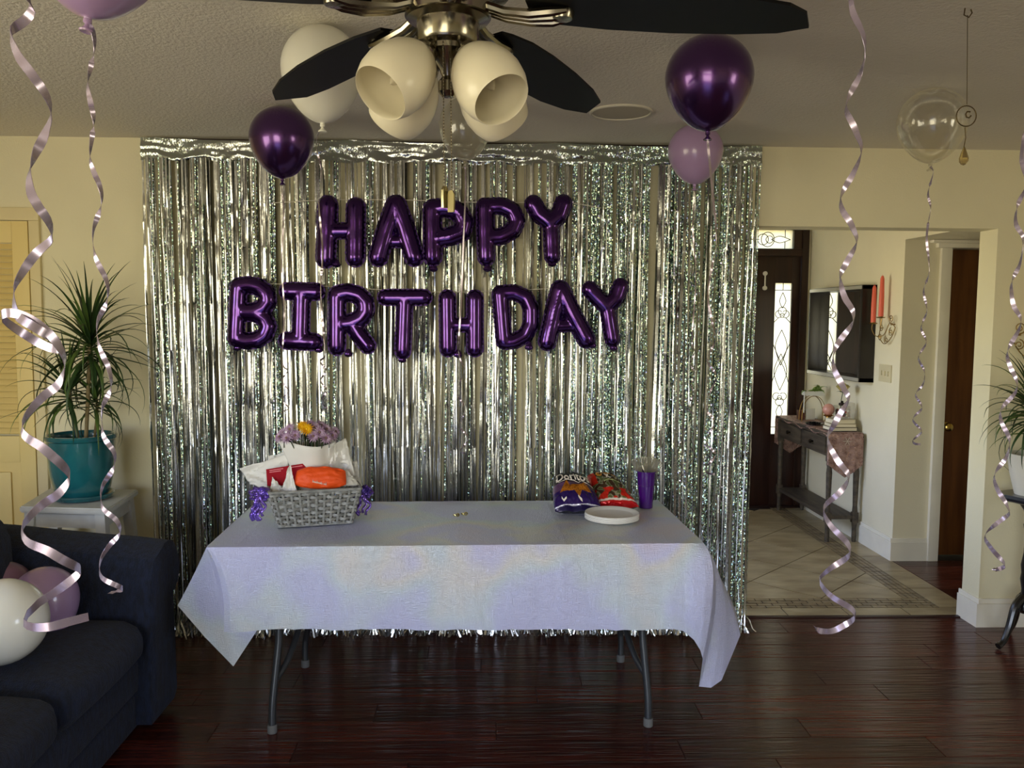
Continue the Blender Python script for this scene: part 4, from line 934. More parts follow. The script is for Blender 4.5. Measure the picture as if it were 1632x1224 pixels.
# red card
rd = M('red_card', (150, 10, 30), .6, spec=.15); cs_ = [at(426, 776, 3.425), at(492, 770, 3.445), at(488, 738, 3.455), at(424, 748, 3.435)]
card = thing('gift_card', cs_[0], 'red card standing tilted in the basket', 'card')
n_ = (cs_[1]-cs_[0]).cross(cs_[3]-cs_[0]).normalized()
MB().prism(cs_, n_*-.003).build('card_body', rd, card, smooth=0)
for k, (s0, s1, t_) in enumerate(((.08, .42, .90), (.55, .9, .90), (.08, .36, .80))):
    def cp(s_, t): return (cs_[0]*(1-s_)+cs_[1]*s_)*(1-t)+(cs_[3]*(1-s_)+cs_[2]*s_)*t+n_*(.0008 if n_.y < 0 else -.0008-.003)
    MB().prism([cp(s0, t_-.02), cp(s1, t_-.02), cp(s1, t_+.02), cp(s0, t_+.02)], n_*.0003).build('printed_line', M('pink_print', (226, 130, 140), .5), card, smooth=0)
# pillow-like pouch / bags
class Pillow:
    def __init__(s, o, U, Vv, w, h, th, neck=.12, crimp=0.02, sag=0., taper=0., rnd=0.): s.taper = taper; s.rnd = rnd; s.o, s.U, s.V = Vector(o), Vector(U).normalized(), Vector(Vv).normalized(); s.N = s.U.cross(s.V).normalized(); s.w, s.h, s.th, s.neck, s.crimp, s.sag = w, h, th, neck, crimp, sag
    def p(s, u, v, side=1, off=0.):
        """u, v in -1..1"""
        ed = max(0, 1-abs(u)**3.2)**.55*max(0, 1-abs(v)**3.5)**.6
        if abs(v) > 1-s.crimp*4: ed *= max(0, (1-abs(v))/(s.crimp*4))**.8
        if abs(v) < .86: ed = max(0, 1-abs(u)**2.4)**.5*max(0, 1-abs(v/.97)**2.6)**.5
        wr = mnoise.noise(V(u*3.1+s.w*50, v*2.6, 1))*.16+mnoise.noise(V(u*9, v*7, s.h*30))*.09*(abs(v)+abs(u))
        narrow = 1-s.neck*(1-abs(v)**2)*0-s.neck*max(0, ed)*.5
        t = s.th*ed*(1+wr)
        vv_ = v*(1-s.rnd*abs(u)**3)
        narrow *= 1-s.taper*max(0, (v+.75)/1.75)**1.6
        return s.o+s.U*(u*s.w/2*narrow)+s.V*((vv_+1)/2*s.h)+s.N*(side*(t/2)+side*off+.004*math.sin(u*9)*(abs(v) > .9)-s.sag*(1-u*u)*(1-v*v))
    def build(s, name, mt, parent, nu=70, nv=80, colfn=None):
        mb = MB(); cols = []
        for side in (1, -1):
            rows = []
            for i in range(nv+1):
                v = -1+2*i/nv; rows.append([s.p(-1+2*j/nu, v, side) for j in range(nu+1)]); cols += [(*(lin(colfn(-1+2*j/nu, v, side)) if colfn else (1, 1, 1)), 1) for j in range(nu+1)]
            mb.grid(rows)
        return mb.build(name, mt, parent, smooth=60, colors=cols)
def vcol_mat(name, rough=.2, metal=.3, bump=.2):
    mt = bpy.data.materials.new(name); mt.use_nodes = True; n = mt.node_tree.nodes; l = mt.node_tree.links; b = n['Principled BSDF']
    va = n.new('ShaderNodeVertexColor'); va.layer_name = 'col'; l.new(va.outputs[0], b.inputs['Base Color']); b.inputs['Roughness'].default_value = rough; b.inputs['Metallic'].default_value = metal
    t = n.new('ShaderNodeTexCoord'); no = n.new('ShaderNodeTexNoise'); no.inputs['Scale'].default_value = 28; l.new(t.outputs['Object'], no.inputs[0])
    bp = n.new('ShaderNodeBump'); bp.inputs['Strength'].default_value = bump; bp.inputs['Distance'].default_value = .02; l.new(no.outputs[0], bp.inputs['Height']); l.new(bp.outputs[0], b.inputs['Normal'])
    return mt
bag_m = vcol_mat('glossy_printed_foil')
po = at(510, 779, 3.39)
pouch = thing('gift_pouch', po, 'orange pouch with small white writing in the basket', 'pouch')
pl = Pillow(po, (1, .12, -.03), (0, .35, .8), .205, .092, .06, taper=.06, rnd=.38); orange = M('orange_fabric', (226, 78, 14), .55, bump=.1, bscale=200)
pl.build('pouch_body', orange, pouch, 40, 24)
wr_ = MB(); rn = random.Random(3)
for k in range(13):
    u = -.30+k*.042+(.03 if k > 9 else 0); v = -.52-k*.018
    wr_.tube([pl.p(u, v-.04, 1, .0015), pl.p(u+.012, v+(.10 if k % 4 else .2), 1, .0015), pl.p(u+.026, v-.03, 1, .0015)], .0009, n=4)
wr_.build('faint_writing', M('white_print', (236, 226, 214), .5), pouch)
# flower bouquet
bq = thing('flower_bouquet', at(497, 775, 3.50), 'bouquet of lilac and yellow daisies in white wrapping behind the orange pouch', 'bouquet')
cb = at(500, 790, 3.50); ct_ = at(488, 704, 3.50)
def wrap(rad, z, a): return cb.lerp(ct_, z)+V(math.cos(a)*rad, math.sin(a)*rad*.55, 0)
rows = []
for i in range(15):
    t = i/14; rad = .035+.082*t**.8; row = []
    for j in range(65):
        a = 2*PI*j/64; rr = rad*(1+.05*math.sin(a*5+t*2)+.06*mnoise.noise(V(math.cos(a)*2, math.sin(a)*2, t*3)))
        p = wrap(rr, t, a); p.z += .012*t*math.sin(a*2+.5); row.append(p)
    rows.append(row)
MB().grid(rows).build('wrapping_paper', tis_m, bq, smooth=30, solid=.0006)
MB().grid(patch([at(522, 765, 3.52), at(566, 756, 3.50), at(552, 698, 3.53), at(524, 712, 3.47)], 16, 16, .010, 22, 9)).build('wrapping_flap', tis_m, bq, smooth=25, solid=.0006)
MB().grid(patch([at(515, 712, 3.55), at(545, 735, 3.55), at(536, 706, 3.57), at(519, 698, 3.56)], 10, 10, .006, 22, 12)).build('wrapping_flap', tis_m, bq, smooth=25, solid=.0006)
green = M('stem_green', (52, 66, 36), .5, var=.3, vscale=30); ctr_m = M('flower_centre', (132, 104, 96), .8)
lil_p = M('lilac_petal', (214, 190, 214), .55, rgb2=(160, 122, 158), vscale=60); yel_p = M('yellow_petal', (240, 196, 24), .55, rgb2=(214, 150, 10), vscale=60)
rn = random.Random(12)
fl_spots = [(451, 690, 3.46, 0), (462, 684, 3.43, 0), (471, 694, 3.42, 0), (457, 698, 3.41, 0), (482, 680, 3.44, 1), (489, 684, 3.41, 1), (502, 682, 3.47, 0), (509, 689, 3.43, 0), (499, 695, 3.42, 0), (520, 684, 3.48, 0), (529, 694, 3.46, 0), (519, 698, 3.42, 0), (494, 677, 3.50, 0), (512, 678, 3.52, 0), (534, 688, 3.50, 0), (446, 696, 3.45, 0)]
for px, py, Y, yl in fl_spots:
    c = at(px, py, Y); ax = (V(c.x-ct_.x, (c.y-ct_.y)-.05, .06)).normalized(); X_, Y_ = frame(ax)
    st = MB().tube([c-ax*.004, c-ax*.02, cb.lerp(ct_, .75)+V((c.x-ct_.x)*.55, (c.y-ct_.y)*.4, 0), cb.lerp(ct_, .3)], .0022, n=6).build('stem', green, bq)
    fm = MB(); Rr = .031 if not yl else .030
    for lay in range(3):
        n_ = 15; 
        for k in range(n_):
            a = 2*PI*(k+lay*.37)/n_; d = X_*math.cos(a)+Y_*math.sin(a); sd = ax.cross(d); L = Rr*(1-.22*lay)*rn.uniform(.85, 1.1); up_ = .10+.30*lay
            p0 = c+d*.003; p1 = c+d*L*.55+ax*(L*.55*up_+.002)+sd*.0028; p1b = c+d*L*.55+ax*(L*.55*up_+.002)-sd*.0028; p2 = c+d*L+ax*(L*up_*.8)
            k_ = len(fm.v); fm.add([p0, p1, p2, p1b, c+d*L*.5+ax*(L*.5*up_-.0008)], [(0, 1, 4), (1, 2, 4), (2, 3, 4), (3, 0, 4)])
    flw = fm.build('flower', yel_p if yl else lil_p, bq, smooth=0)
    MB().lathe([(.0, .009), (.004, .007), (.0055, .003), (.004, 0)], c, n=10, axis=ax).build('flower_centre', yel_p if yl else ctr_m, flw)
lv = MB()
for k in range(34):
    px = rn.uniform(445, 536); c = at(px, rn.uniform(694, 706), rn.uniform(3.43, 3.55)); d = V(rn.uniform(-1, 1), rn.uniform(-1, .3), rn.uniform(.2, 1)).normalized(); x_, y_ = frame(d); L = rn.uniform(.015, .03)
    lv.add([c, c+d*L*.5+x_*.005, c+d*L, c+d*L*.5-x_*.005], [(0, 1, 2, 3)])
for k in range(40):
    px = rn.uniform(452, 528); c = at(px, 706, rn.uniform(3.44, 3.55)); lv.tube([c-V(0, 0, .02), c+V(rn.uniform(-.004, .004), 0, .035)], .0017, n=5)
stuff(lv.build('foliage', M('dark_bouquet_green', (40, 46, 30), .6), bq, smooth=0))
# ribbon bows on the basket ends
bow_m = M('purple_satin_ribbon', (112, 84, 186), .18, .75, rgb2=(142, 116, 204), vscale=20)
def bow(c, label, seed, tails):
    root = thing('ribbon_bow', c, label, 'bow', 'purple bows on the basket'); rn = random.Random(seed)
    def strip(pts, w_, nm):
        P = spline(pts, 6); v = []; f = []
        for i, p in enumerate(P):
            d = (P[min(i+1, len(P)-1)]-P[max(i-1, 0)]).normalized(); n2 = V(rn.uniform(-.1, .1), -1, .3); sdv = d.cross(n2).normalized()*w_/2*(1+.15*math.sin(i*.9)); v += [p-sdv, p+sdv]
            if i: f.append((2*i-2, 2*i-1, 2*i+1, 2*i))
        m_ = MB(); m_.v = v; m_.f = f; m_.build(nm, bow_m, root, smooth=40, solid=.0006, fixn=False)
    for k in range(9):
        a = 2*PI*k/9+rn.uniform(-.3, .3); L = rn.uniform(.028, .042); d = V(math.cos(a), rn.uniform(-.4, .1), math.sin(a)*.75)
        q = c+d*L; s_ = V(-d.z, 0, d.x)*.012
        strip([c, c+d*L*.5+s_, q+s_*.4+V(0, -.008, 0), q-s_*.4+V(0, -.010, 0), c+d*L*.5-s_, c], .011, 'loop')
    for k in range(tails):
        x = rn.uniform(-.03, .028); L = rn.uniform(.07, .118)
        strip([c, c+V(x*.6, -.012, -L*.3), c+V(x*1.1+.008, -.004, -L*.55), c+V(x-.006, -.014, -L*.8), c+V(x+rn.uniform(-.01, .01), -.006, -L)], .010, 'tail')
bow(at(421, 786, 3.36)+V(-.012, -.015, 0), 'purple ribbon bow with long tails at the basket end near the plant', 3, 9)
bow(at(577, 788, 3.50)+V(.004, 0, .01), 'purple ribbon bow hanging from the basket end nearest the chip bags', 5, 5)
# two small gold trinkets
for (px, py, s_, lb) in ((727, 820, 1, 'tiny crumpled gold trinket nearer the basket on the bare tablecloth'), (740, 818, 2, 'tiny crumpled gold trinket nearer the chip bags on the bare tablecloth')):
    c = onz(px, py+3, ZC+.004); mb = MB(); rn = random.Random(s_)
    pts = [c+V(math.cos(k*1.05)*.011*(1+.2*rn.random()), math.sin(k*1.05)*.008, .006+.004*math.sin(k*2.1)) for k in range(12)]
    mb.tube(spline(pts, 4, closed=True), .0028, n=7, closed=True); mb.box(c.x-.006, c.x+.006, c.y-.004, c.y+.004, c.z, c.z+.005, bev=.0015)
    root = tag(mb.build('gold_trinket', M('shiny_gold', (196, 186, 130), .12, 1.), base=c), lb, 'trinket', 'gold trinkets on the table')
# chip bags
def chip(cu, cv, r0, rot=0):
    return lambda u, v: 1
def tri(u, v, cx, cy, r, rot):
    for k in range(3):
        a = rot+2*PI*k/3
        if (u-cx)*math.cos(a)+(v-cy)*math.sin(a) > r*.5: return False
    return True
def col1(u, v, side):
    if side < 0: return (60, 60, 66)
    if v < -.90: return (30, 18, 66)
    if -.90 < v < -.86: return (200, 196, 214)
    for (cx, cy, r, a) in ((-.40, -.10, .40, .5), (.08, -.18, .42, 1.6), (.44, -.12, .38, .2)):
        if tri(u, v, cx, cy, r, a): return (186, 112, 30) if mnoise.noise(V(u*14, v*14, 2)) > -.15 else (140, 78, 22)
    if v > .22: return (30, 30, 34)
    if v > -.20: return (100, 70, 104) if u < -.2 else (84, 66, 84)
    return (44, 24, 92)
b0 = onz(921, 820, ZC+.006); bag1 = thing('chip_bag', b0, 'purple snack bag with orange corn chips printed on it, left of the red bag'.replace(', left of', ' beside'), 'snack bag')
p1_ = Pillow(b0+V(.005, .01, .012), (1, .04, .0), (-.10, .80, .50), .205, .225, .105, taper=.30); o1 = p1_.build('bag_body', bag_m, bag1, 80, 90, col1)
def wrap_text(pl, txt, uc, vc, hu, slant=0., mt=None, parent=None, squash=1., name='writing'):
    vs, fs = text_mesh(txt, 1., 0.0, bold=.02)
    bm = bmesh.new(); vv = [bm.verts.new(v) for v in vs]
    for f in fs:
        try: bm.faces.new([vv[i] for i in f])
        except ValueError: pass
    bmesh.ops.triangulate(bm, faces=bm.faces[:]); bmesh.ops.subdivide_edges(bm, edges=[e_ for e_ in bm.edges if e_.calc_length() > .18], cuts=2); bm.verts.index_update()
    m_ = MB()
    for v in bm.verts: m_.v.append(pl.p(max(-.97, min(.97, uc+v.co.x*hu)), max(-.95, min(.95, vc+v.co.y*hu*squash+v.co.x*slant*hu)), 1, .0016))
    m_.f = [tuple(v.index for v in f.verts) for f in bm.faces]; bm.free()
    return m_.build(name, mt, parent, smooth=0)
wt = M('white_print', (236, 226, 214), .5)
wrap_text(p1_, 'Doritos', -.02, .50, .56, -.05, wt, bag1, 1.25)
def vshape(pl, pts, parent, w_=.035, mt=wt, name='printed_mark'):
    m_ = MB(); P = []
    for i in range(len(pts)-1):
        for k in range(10): P.append((pts[i][0]+(pts[i+1][0]-pts[i][0])*k/10, pts[i][1]+(pts[i+1][1]-pts[i][1])*k/10))
    P.append(pts[-1]); rows = [[pl.p(a, b-w_, 1, .0014), pl.p(a, b+w_, 1, .0014)] for a, b in P]; m_.grid(rows); return m_.build(name, mt, parent, smooth=0)
vshape(p1_, [(-.85, .36), (-.72, .24), (-.3, .32), (.0, .24), (.20, .12), (.40, .26), (.9, .0)], bag1, .022)
vshape(p1_, [(-.7, -.55), (-.62, -.70), (-.5, -.62)], bag1, .05); vshape(p1_, [(.02, -.60), (.1, -.68), (.18, -.74)], bag1, .06)
def col2(u, v, side):
    if side < 0: return (90, 60, 56)
    if v < -.80: return (196, 20, 26)
    if v < -.74: return (236, 224, 214)
    if v < -.2 and mnoise.noise(V(u*2.4, v*3, 4)) > -.02: return (204, 40, 26)
    if u < -.6 and v > .1: return (206, 42, 24)
    n1 = mnoise.noise(V(u*4, v*5, 9))
    if v > .55: return (30, 28, 26) if n1 < .12 else (196, 130, 50)
    return (96, 104, 60) if n1 > .15 else ((150, 146, 120) if n1 > -.05 else (72, 52, 34))
b0 = onz(988, 814, ZC+.006); bag2 = thing('chip_bag', b0, 'red and multicoloured snack bag next to the purple cup', 'snack bag')
p2_ = Pillow(b0+V(-.005, .01, .012), (1, -.02, .0), (-.26, .78, .50), .185, .215, .095, taper=.34); p2_.build('bag_body', bag_m, bag2, 70, 80, col2)
wrap_text(p2_, 'O', -.35, .68, .50, 0, M('orange_print', (220, 150, 50), .5), bag2)
wrap_text(p2_, 'X', .12, .52, .42, 0, wt, bag2)
vshape(p2_, [(-.3, .12), (.1, .3), (.6, .18), (.9, -.1)], bag2, .03, M('pale_green_print', (150, 160, 110), .5))
# stack of white plates
plate_m = M('white_paper_plate', (232, 230, 224), .5); pc = onz(973, 836, ZC)
pc = V(.535, 3.475, ZC+.004)
for k in range(7):
    z = pc+V(rng.uniform(-.001, .001), rng.uniform(-.001, .001), k*.0034)
    MBp = MB().lathe([(0, .001), (.086, .001), (.091, .002), (.104, .0095), (.1125, .011), (.1135, .0105), (.1135, .0128), (.1125, .0132), (.103, .0118), (.090, .0042), (.086, .003), (0, .003)], z, n=64)
    tag(MBp.build('paper_plate', plate_m, base=z), ('bottom white plate of the stack resting on the tablecloth' if k == 0 else 'top white plate of the stack, its inside showing' if k == 6 else 'white paper plate in the middle of the stack, only its rim showing'), 'plate', 'stacked white plates')
# purple cup with forks
cc = onz(1029, 810, ZC); cc.z = ZC+.004; cup = tag(MB().lathe([(0, 0), (.030, 0), (.031, .003), (.0365, .10), (.0385, .102), (.0425, .160), (.0440, .162), (.0440, .166), (.0425, .166), (.0412, .160), (.037, .103), (.0352, .101), (.029, .005), (0, .005)], cc, n=48).build('plastic_cup', M('purple_plastic', (64, 14, 108), .18, 0, coat=.6), base=cc), 'tall purple plastic cup filled with clear forks', 'cup')
fork_m = clear_mat('clear_plastic_fork', (.9, .88, .92), .65)
fk = MB(); fk.box(-.0035, .0035, -.001, .001, 0, .105, bev=.0008, seg=1)
fk.add([(-.0035, -.001, .10), (.0035, -.001, .10), (.011, -.001, .128), (-.011, -.001, .128), (-.0035, .001, .10), (.0035, .001, .10), (.011, .001, .128), (-.011, .001, .128)], [(0, 1, 2, 3), (4, 7, 6, 5), (0, 4, 5, 1), (1, 5, 6, 2), (2, 6, 7, 3), (3, 7, 4, 0)])
for k in range(4): fk.box(-.011+k*.0063, -.0079+k*.0063, -.001, .001, .126, .168, bev=.0006, seg=1)
fork0 = fk.build('fork', fork_m, base=(0, 0, 0), smooth=20)
spots = [(-.30, -.1, 'far left'), (-.24, .12, ''), (-.36, .05, ''), (-.19, -.12, ''), (-.08, .1, ''), (-.02, -.1, ''), (.05, .12, ''), (.12, -.05, ''), (.20, .1, ''), (.27, -.1, ''), (.33, .08, ''), (.24, -.16, '')]
for i, (tx, ty, _) in enumerate(spots):
    o = fork0 if i == 0 else fork0.copy()
    if i: COL.objects.link(o)
    o.location = cc+V(-tx*.05, -ty*.05, .012)+V(0, 0, .050); o.rotation_euler = (-ty*.6, tx*1.5, rng.uniform(-.5, .5))
    tag(o, 'clear plastic fork '+('fanning out of the purple cup toward the chip bags' if tx < -.1 else 'leaning out of the purple cup toward the foyer side' if tx > .1 else 'standing upright in the middle of the purple cup'), 'fork', 'clear forks in the cup')
cr_ = MB()
for k in range(4): cr_.lathe([(0, -.012), (.009, -.008), (.012, 0), (.009, .008), (0, .012)], cc+V(-.02+k*.013, -.012+.008*(k % 2), .166), n=10)
# ------------------------------------------------------------------ stool, pot, dracaena
def quadbox(mb, p4, z0, z1): mb.prism([V(p[0], p[1], z0) for p in p4], (0, 0, z1-z0))
paint_w = M('worn_white_paint', (206, 206, 200), .5, var=.08, vscale=12)
st = thing('wooden_stool', (-1.86, 3.88, 0), 'white painted wooden stool under the teal pot', 'stool')
sq = [(-2.03, 3.70), (-1.63, 3.655), (-1.665, 4.07), (-2.10, 4.10)]
bm = bmesh.new(); vs = [bm.verts.new((x, y, z)) for z in (.722, .75) for x, y in sq]; 
for f in ((3, 2, 1, 0), (4, 5, 6, 7), (0, 1, 5, 4), (1, 2, 6, 5), (2, 3, 7, 6), (3, 0, 4, 7)): bm.faces.new([vs[i] for i in f])
bmesh.ops.bevel(bm, geom=bm.edges[:], offset=.006, segments=2, affect='EDGES'); MB().bm(bm).build('seat', paint_w, st)
cen = V(-1.86, 3.88, 0); legs = []
for x, y in sq:
    t = cen.lerp(V(x, y, 0), .80); b = cen.lerp(V(x, y, 0), 1.02); t.z = .722; b.z = 0; legs.append((t, b)); u = V(.021, 0, 0); w_ = V(0, .021, 0)
    l_ = MB(); l_.add([b-u-w_, b+u-w_, b+u+w_, b-u+w_, t-u-w_, t+u-w_, t+u+w_, t-u+w_], [(3, 2, 1, 0), (4, 5, 6, 7), (0, 1, 5, 4), (1, 2, 6, 5), (2, 3, 7, 6), (3, 0, 4, 7)]); l_.build('leg', paint_w, st, smooth=0)
for i in range(4):
    (t0, b0_), (t1, b1_) = legs[i], legs[(i+1) % 4]
    for h0, h1, nm in ((.655, .715, 'apron'), (.30, .33, 'stretcher')):
        def lp(t, b, z): return b.lerp(t, z/.722)
        d = (t1-t0).normalized(); n_ = V(-d.y, d.x, 0)*.009
        q = [lp(t0, b0_, h0), lp(t1, b1_, h0), lp(t1, b1_, h1), lp(t0, b0_, h1)]; MB().prism([p-n_ for p in q], n_*2).build(nm, paint_w, st, smooth=0)
pc = V(-1.835, 3.87, .75)
teal = M('teal_glaze', (32, 100, 108), .16, 0, rgb2=(18, 76, 84), vscale=9, vstretch=(1, 1, .5), coat=.8, bump=.08, bscale=40)
sau = tag(MB().lathe([(0, 0), (.100, 0), (.122, .006), (.132, .022), (.136, .024), (.134, .028), (.128, .026), (.118, .010), (0, .008)], pc, n=56).build('saucer', teal, base=pc), 'dark teal saucer between the stool and the teal pot', 'saucer')
pz = pc+V(0, 0, .009); ppot = thing('potted_dracaena', pz, 'spiky dracaena in a glossy teal pot on the white stool', 'potted plant')
MB().lathe([(0, 0), (.092, 0), (.102, .006), (.118, .04), (.133, .11), (.140, .19), (.142, .262), (.149, .268), (.151, .280), (.147, .288), (.137, .288), (.133, .280), (.131, .262), (.128, .20), (0, .20)], pz, n=64).build('pot', teal, ppot)
MB().lathe([(0, .252), (.08, .256), (.129, .25), (.127, .2), (0, .2)], pz, n=32).build('soil', M('potting_soil', (48, 36, 26), .95, bump=.8, bscale=120), ppot)
leaf_g = M('dracaena_leaf', (50, 74, 36), .38, rgb2=(34, 54, 30), vscale=14, spec=.4)
leaf_y = M('dracaena_leaf_light', (86, 108, 48), .38, rgb2=(58, 84, 38), vscale=14)
stem_m = M('dracaena_cane', (132, 116, 82), .8, bump=.4, bscale=60, var=.2, vscale=30)
def leaf(c, az, el, L, w_, droop, parent, rn, minz=None, mt=None, xlim=None, ymax=None, twist=0.):
    h = V(math.cos(az), math.sin(az), 0); v = []; f = []; n_ = 11; p = c.copy(); e_ = el; ds = L/n_
    for i in range(n_+1):
        t = i/n_; d = h*math.cos(e_)+V(0, 0, 1)*math.sin(e_); s_ = h.cross(V(0, 0, 1)).normalized(); up = s_.cross(d)*-1
        ww = w_*(.55+.45*math.sin(PI*min(1, t*1.4+.1)))*(1-t**3)/2+.0003
        s2 = (s_*math.cos(twist*t)+up*math.sin(twist*t))
        q = p.copy()
        if ymax is not None: q.y = min(q.y, ymax-.005*(1+rn.random()*.3)-.0)
        v += [q-s2*ww+up*ww*.25, q-up*ww*.3, q+s2*ww+up*ww*.25]
        if i: a = 3*(i-1); f += [(a, a+1, a+4, a+3), (a+1, a+2, a+5, a+4)]
        p = p+d*ds; e_ -= droop*ds/L*(.5+t*1.3)
        if minz and p.z < minz: e_ = max(e_, -.2)
    m_ = MB(); m_.v = v; m_.f = f; return m_.build('leaf', mt or (leaf_g if rn.random() < .72 else leaf_y), parent, smooth=60, fixn=False)
def crown(c, n, L0, parent, seed, **k):
    rn = random.Random(seed)
    for i in range(n):
        t = i/n; az = i*2.39996+rn.uniform(-.3, .3); el = R(80-105*t+rn.uniform(-8, 8)); L = L0*rn.uniform(.75, 1.12)
        leaf(c+V(0, 0, .03*(1-t)-.07*t), az, el, L, rn.uniform(.015, .021), R(rn.uniform(70, 150))*(.45+.75*t) if rn.random() > .12 else R(20), parent, rn, twist=rn.uniform(-.6, .6), **k)
def cane(pts, r, parent): MB().tube(spline(pts, 5), r, n=10).build('cane', stem_m, parent)
Yp = 3.87
cane([at(137, 700, Yp), at(139, 660, Yp), at(141, 610, Yp), at(143, 545, Yp)], .0085, ppot); cane([at(124, 698, Yp+.02), at(119, 670, Yp+.02), at(112, 640, Yp+.01), at(108, 612, Yp)], .0075, ppot); cane([at(150, 700, Yp+.05), at(155, 655, Yp+.05), at(152, 625, Yp+.04)], .006, ppot)
crown(at(143, 545, Yp), 78, .40, ppot, 3, ymax=4.20); crown(at(108, 620, Yp), 44, .34, ppot, 5, ymax=4.20); crown(at(152, 632, Yp+.03), 26, .27, ppot, 8, ymax=4.20)
# pedestal and plant at the far edge
blk = M('black_lacquer_wood', (16, 14, 14), .3, coat=.3)
pd = V(2.66, 3.97, 0); ped = thing('plant_pedestal', pd, 'black turned wood pedestal with curved feet beside the opening jamb', 'pedestal')
MB().lathe([(.0, .715), (.12, .715), (.135, .722), (.14, .735), (.135, .75), (0, .75)], pd, n=8).build('pedestal_top', blk, ped, smooth=20)
MB().lathe([(.022, .16), (.034, .18), (.034, .20), (.024, .22), (.022, .28), (.030, .33), (.026, .36), (.030, .40), (.021, .46), (.020, .55), (.028, .60), (.020, .63), (.030, .67), (.05, .70), (.055, .715)], pd, n=24).build('column', blk, ped)
for a in (200, 320, 80):
    d = V(math.cos(R(a)), math.sin(R(a)), 0); s_ = V(-d.y, d.x, 0)*.012
    P = spline([pd+d*.02+V(0, 0, .24), pd+d*.07+V(0, 0, .20), pd+d*.105+V(0, 0, .10), pd+d*.14+V(0, 0, .035), pd+d*.175+V(0, 0, .016)], 6)
    MB().tube(P, [.022-.010*i/(len(P)-1)+(.004 if i > len(P)-4 else 0) for i in range(len(P))], n=10).build('foot', blk, ped)
pp2 = V(2.66, 3.97, .75); plant2 = thing('potted_dracaena', pp2, 'dracaena on the black pedestal at the photo edge', 'potted plant')
MB().lathe([(0, 0), (.075, 0), (.10, .10), (.115, .19), (.118, .20), (.106, .20), (.10, .18), (0, .17)], pp2, n=32).build('pot', M('white_ceramic', (214, 210, 200), .3), plant2)
cane([pp2+V(0, 0, .17), pp2+V(.0, 0, .3), pp2+V(-.01, 0, .40)], .009, plant2)
crown(pp2+V(-.01, 0, .42), 70, .33, plant2, 11, ymax=4.19); crown(pp2+V(.06, -.02, .30), 30, .3, plant2, 12, ymax=4.19)
# ------------------------------------------------------------------ sofa
sf = thing('sofa', (-1.75, 2.3, 0), 'navy blue fabric sofa with rolled arm along the room side', 'sofa')
def soft_box(x0, x1, y0, y1, z0, z1, name, r=.06, puff=(0, 0, 0), nz=.006, mt=navy_m, cuts=10, parent=sf):
    bm = bmesh.new(); bmesh.ops.create_cube(bm, size=2)
    bmesh.ops.subdivide_edges(bm, edges=bm.edges[:], cuts=cuts, use_grid_fill=True)
    hx, hy, hz = (x1-x0)/2, (y1-y0)/2, (z1-z0)/2; c = V((x0+x1)/2, (y0+y1)/2, (z0+z1)/2)
    for v in bm.verts:
        a = v.co.copy(); p = V(a.x*hx, a.y*hy, a.z*hz); q = V(max(-hx+r, min(hx-r, p.x)), max(-hy+r, min(hy-r, p.y)), max(-hz+r, min(hz-r, p.z))); d = p-q
        if d.length > 1e-6: p = q+d.normalized()*r
        p += V(puff[0]*a.x*(1-a.y**2)*(1-a.z**2), puff[1]*a.y*(1-a.x**2)*(1-a.z**2), puff[2]*a.z*(1-a.x**2)*(1-a.y**2))
        w_ = c+p; n_ = mnoise.noise(w_*4)*nz+mnoise.noise(w_*11)*nz*.4; v.co = w_+V(n_, n_*.5, n_)
    return MB().bm(bm).build(name, mt, parent, smooth=70)
soft_box(-2.2, -1.315, 1.15, 3.40, .02, .165, 'skirt', .02, nz=.003)
soft_box(-2.2, -1.305, 1.15, 3.40, .155, .315, 'front_rail', .035, (.012, 0, 0), nz=.004)
for k, (y0, y1) in enumerate(((2.495, 3.13), (1.87, 2.505), (1.24, 1.88))):
    soft_box(-1.95, -1.262, y0, y1, .295, .462, 'seat_cushion', .07, (.02, .0, .028), nz=.008)
for k, (y0, y1) in enumerate(((2.48, 3.17), (1.86, 2.49), (1.24, 1.87))):
    soft_box(-2.10, -1.735, y0, y1, .43, .865, 'back_cushion', .10, (.03, 0, .02), nz=.012)
soft_box(-2.25, -1.95, 1.15, 3.35, .04, .84, 'back_frame', .08, nz=.006)
def arm(ys, yo, name):
    # cross-section in y (0 inner .. 1 outer) and z, swept along x
    s_ = 1 if yo > ys else -1; rows = []; nx = 22
    for i in range(nx+1):
        t = i/nx; x = -2.22+(.965)*t; top = .775-.075*t**1.5
        r = .098; cyl = ys+s_*.200; cz = top-r; prof = []
        prof += [(ys, .04), (ys, .20), (ys, .40), (ys+s_*.004, cz-.10), (ys+s_*.022, cz-.02), (ys+s_*.060, cz+.055)]
        for k in range(0, 13): a = R(128-k*21); prof.append((cyl+s_*math.cos(a)*r*1.05, cz+math.sin(a)*r))
        prof += [(ys+s_*.215, cz-.10), (ys+s_*.225, .30), (ys+s_*.235, .04)]
        rows.append([V(x, a, b+mnoise.noise(V(x*5, a*5, b*5))*.006) for a, b in prof])
    mb = MB().grid(rows); k = len(mb.v)
    # front panel, slightly domed
    last = rows[-1]; c = V(last[0].x+.014, sum(p.y for p in last)/len(last), .42); n_ = len(last); base_i = (nx)*n_
    ring1 = [p.lerp(c, .12)+V(.012, 0, 0) for p in last]; ring2 = [p.lerp(c, .22)+V(.010, 0, 0) for p in last]
    mb.v += ring1+ring2; 
    for j in range(n_):
        jj = (j+1) % n_; mb.f.append((base_i+j, base_i+jj, k+jj, k+j)); mb.f.append((k+j, k+jj, k+n_+jj, k+n_+j))
    mb.f.append(tuple(k+n_+j for j in range(n_)))
    mb.f.append(tuple(range(n_))[::-1])
    return mb.build(name, navy_m, sf, smooth=50)
arm(3.13, 3.5, 'arm'); arm(1.22, .85, 'arm')
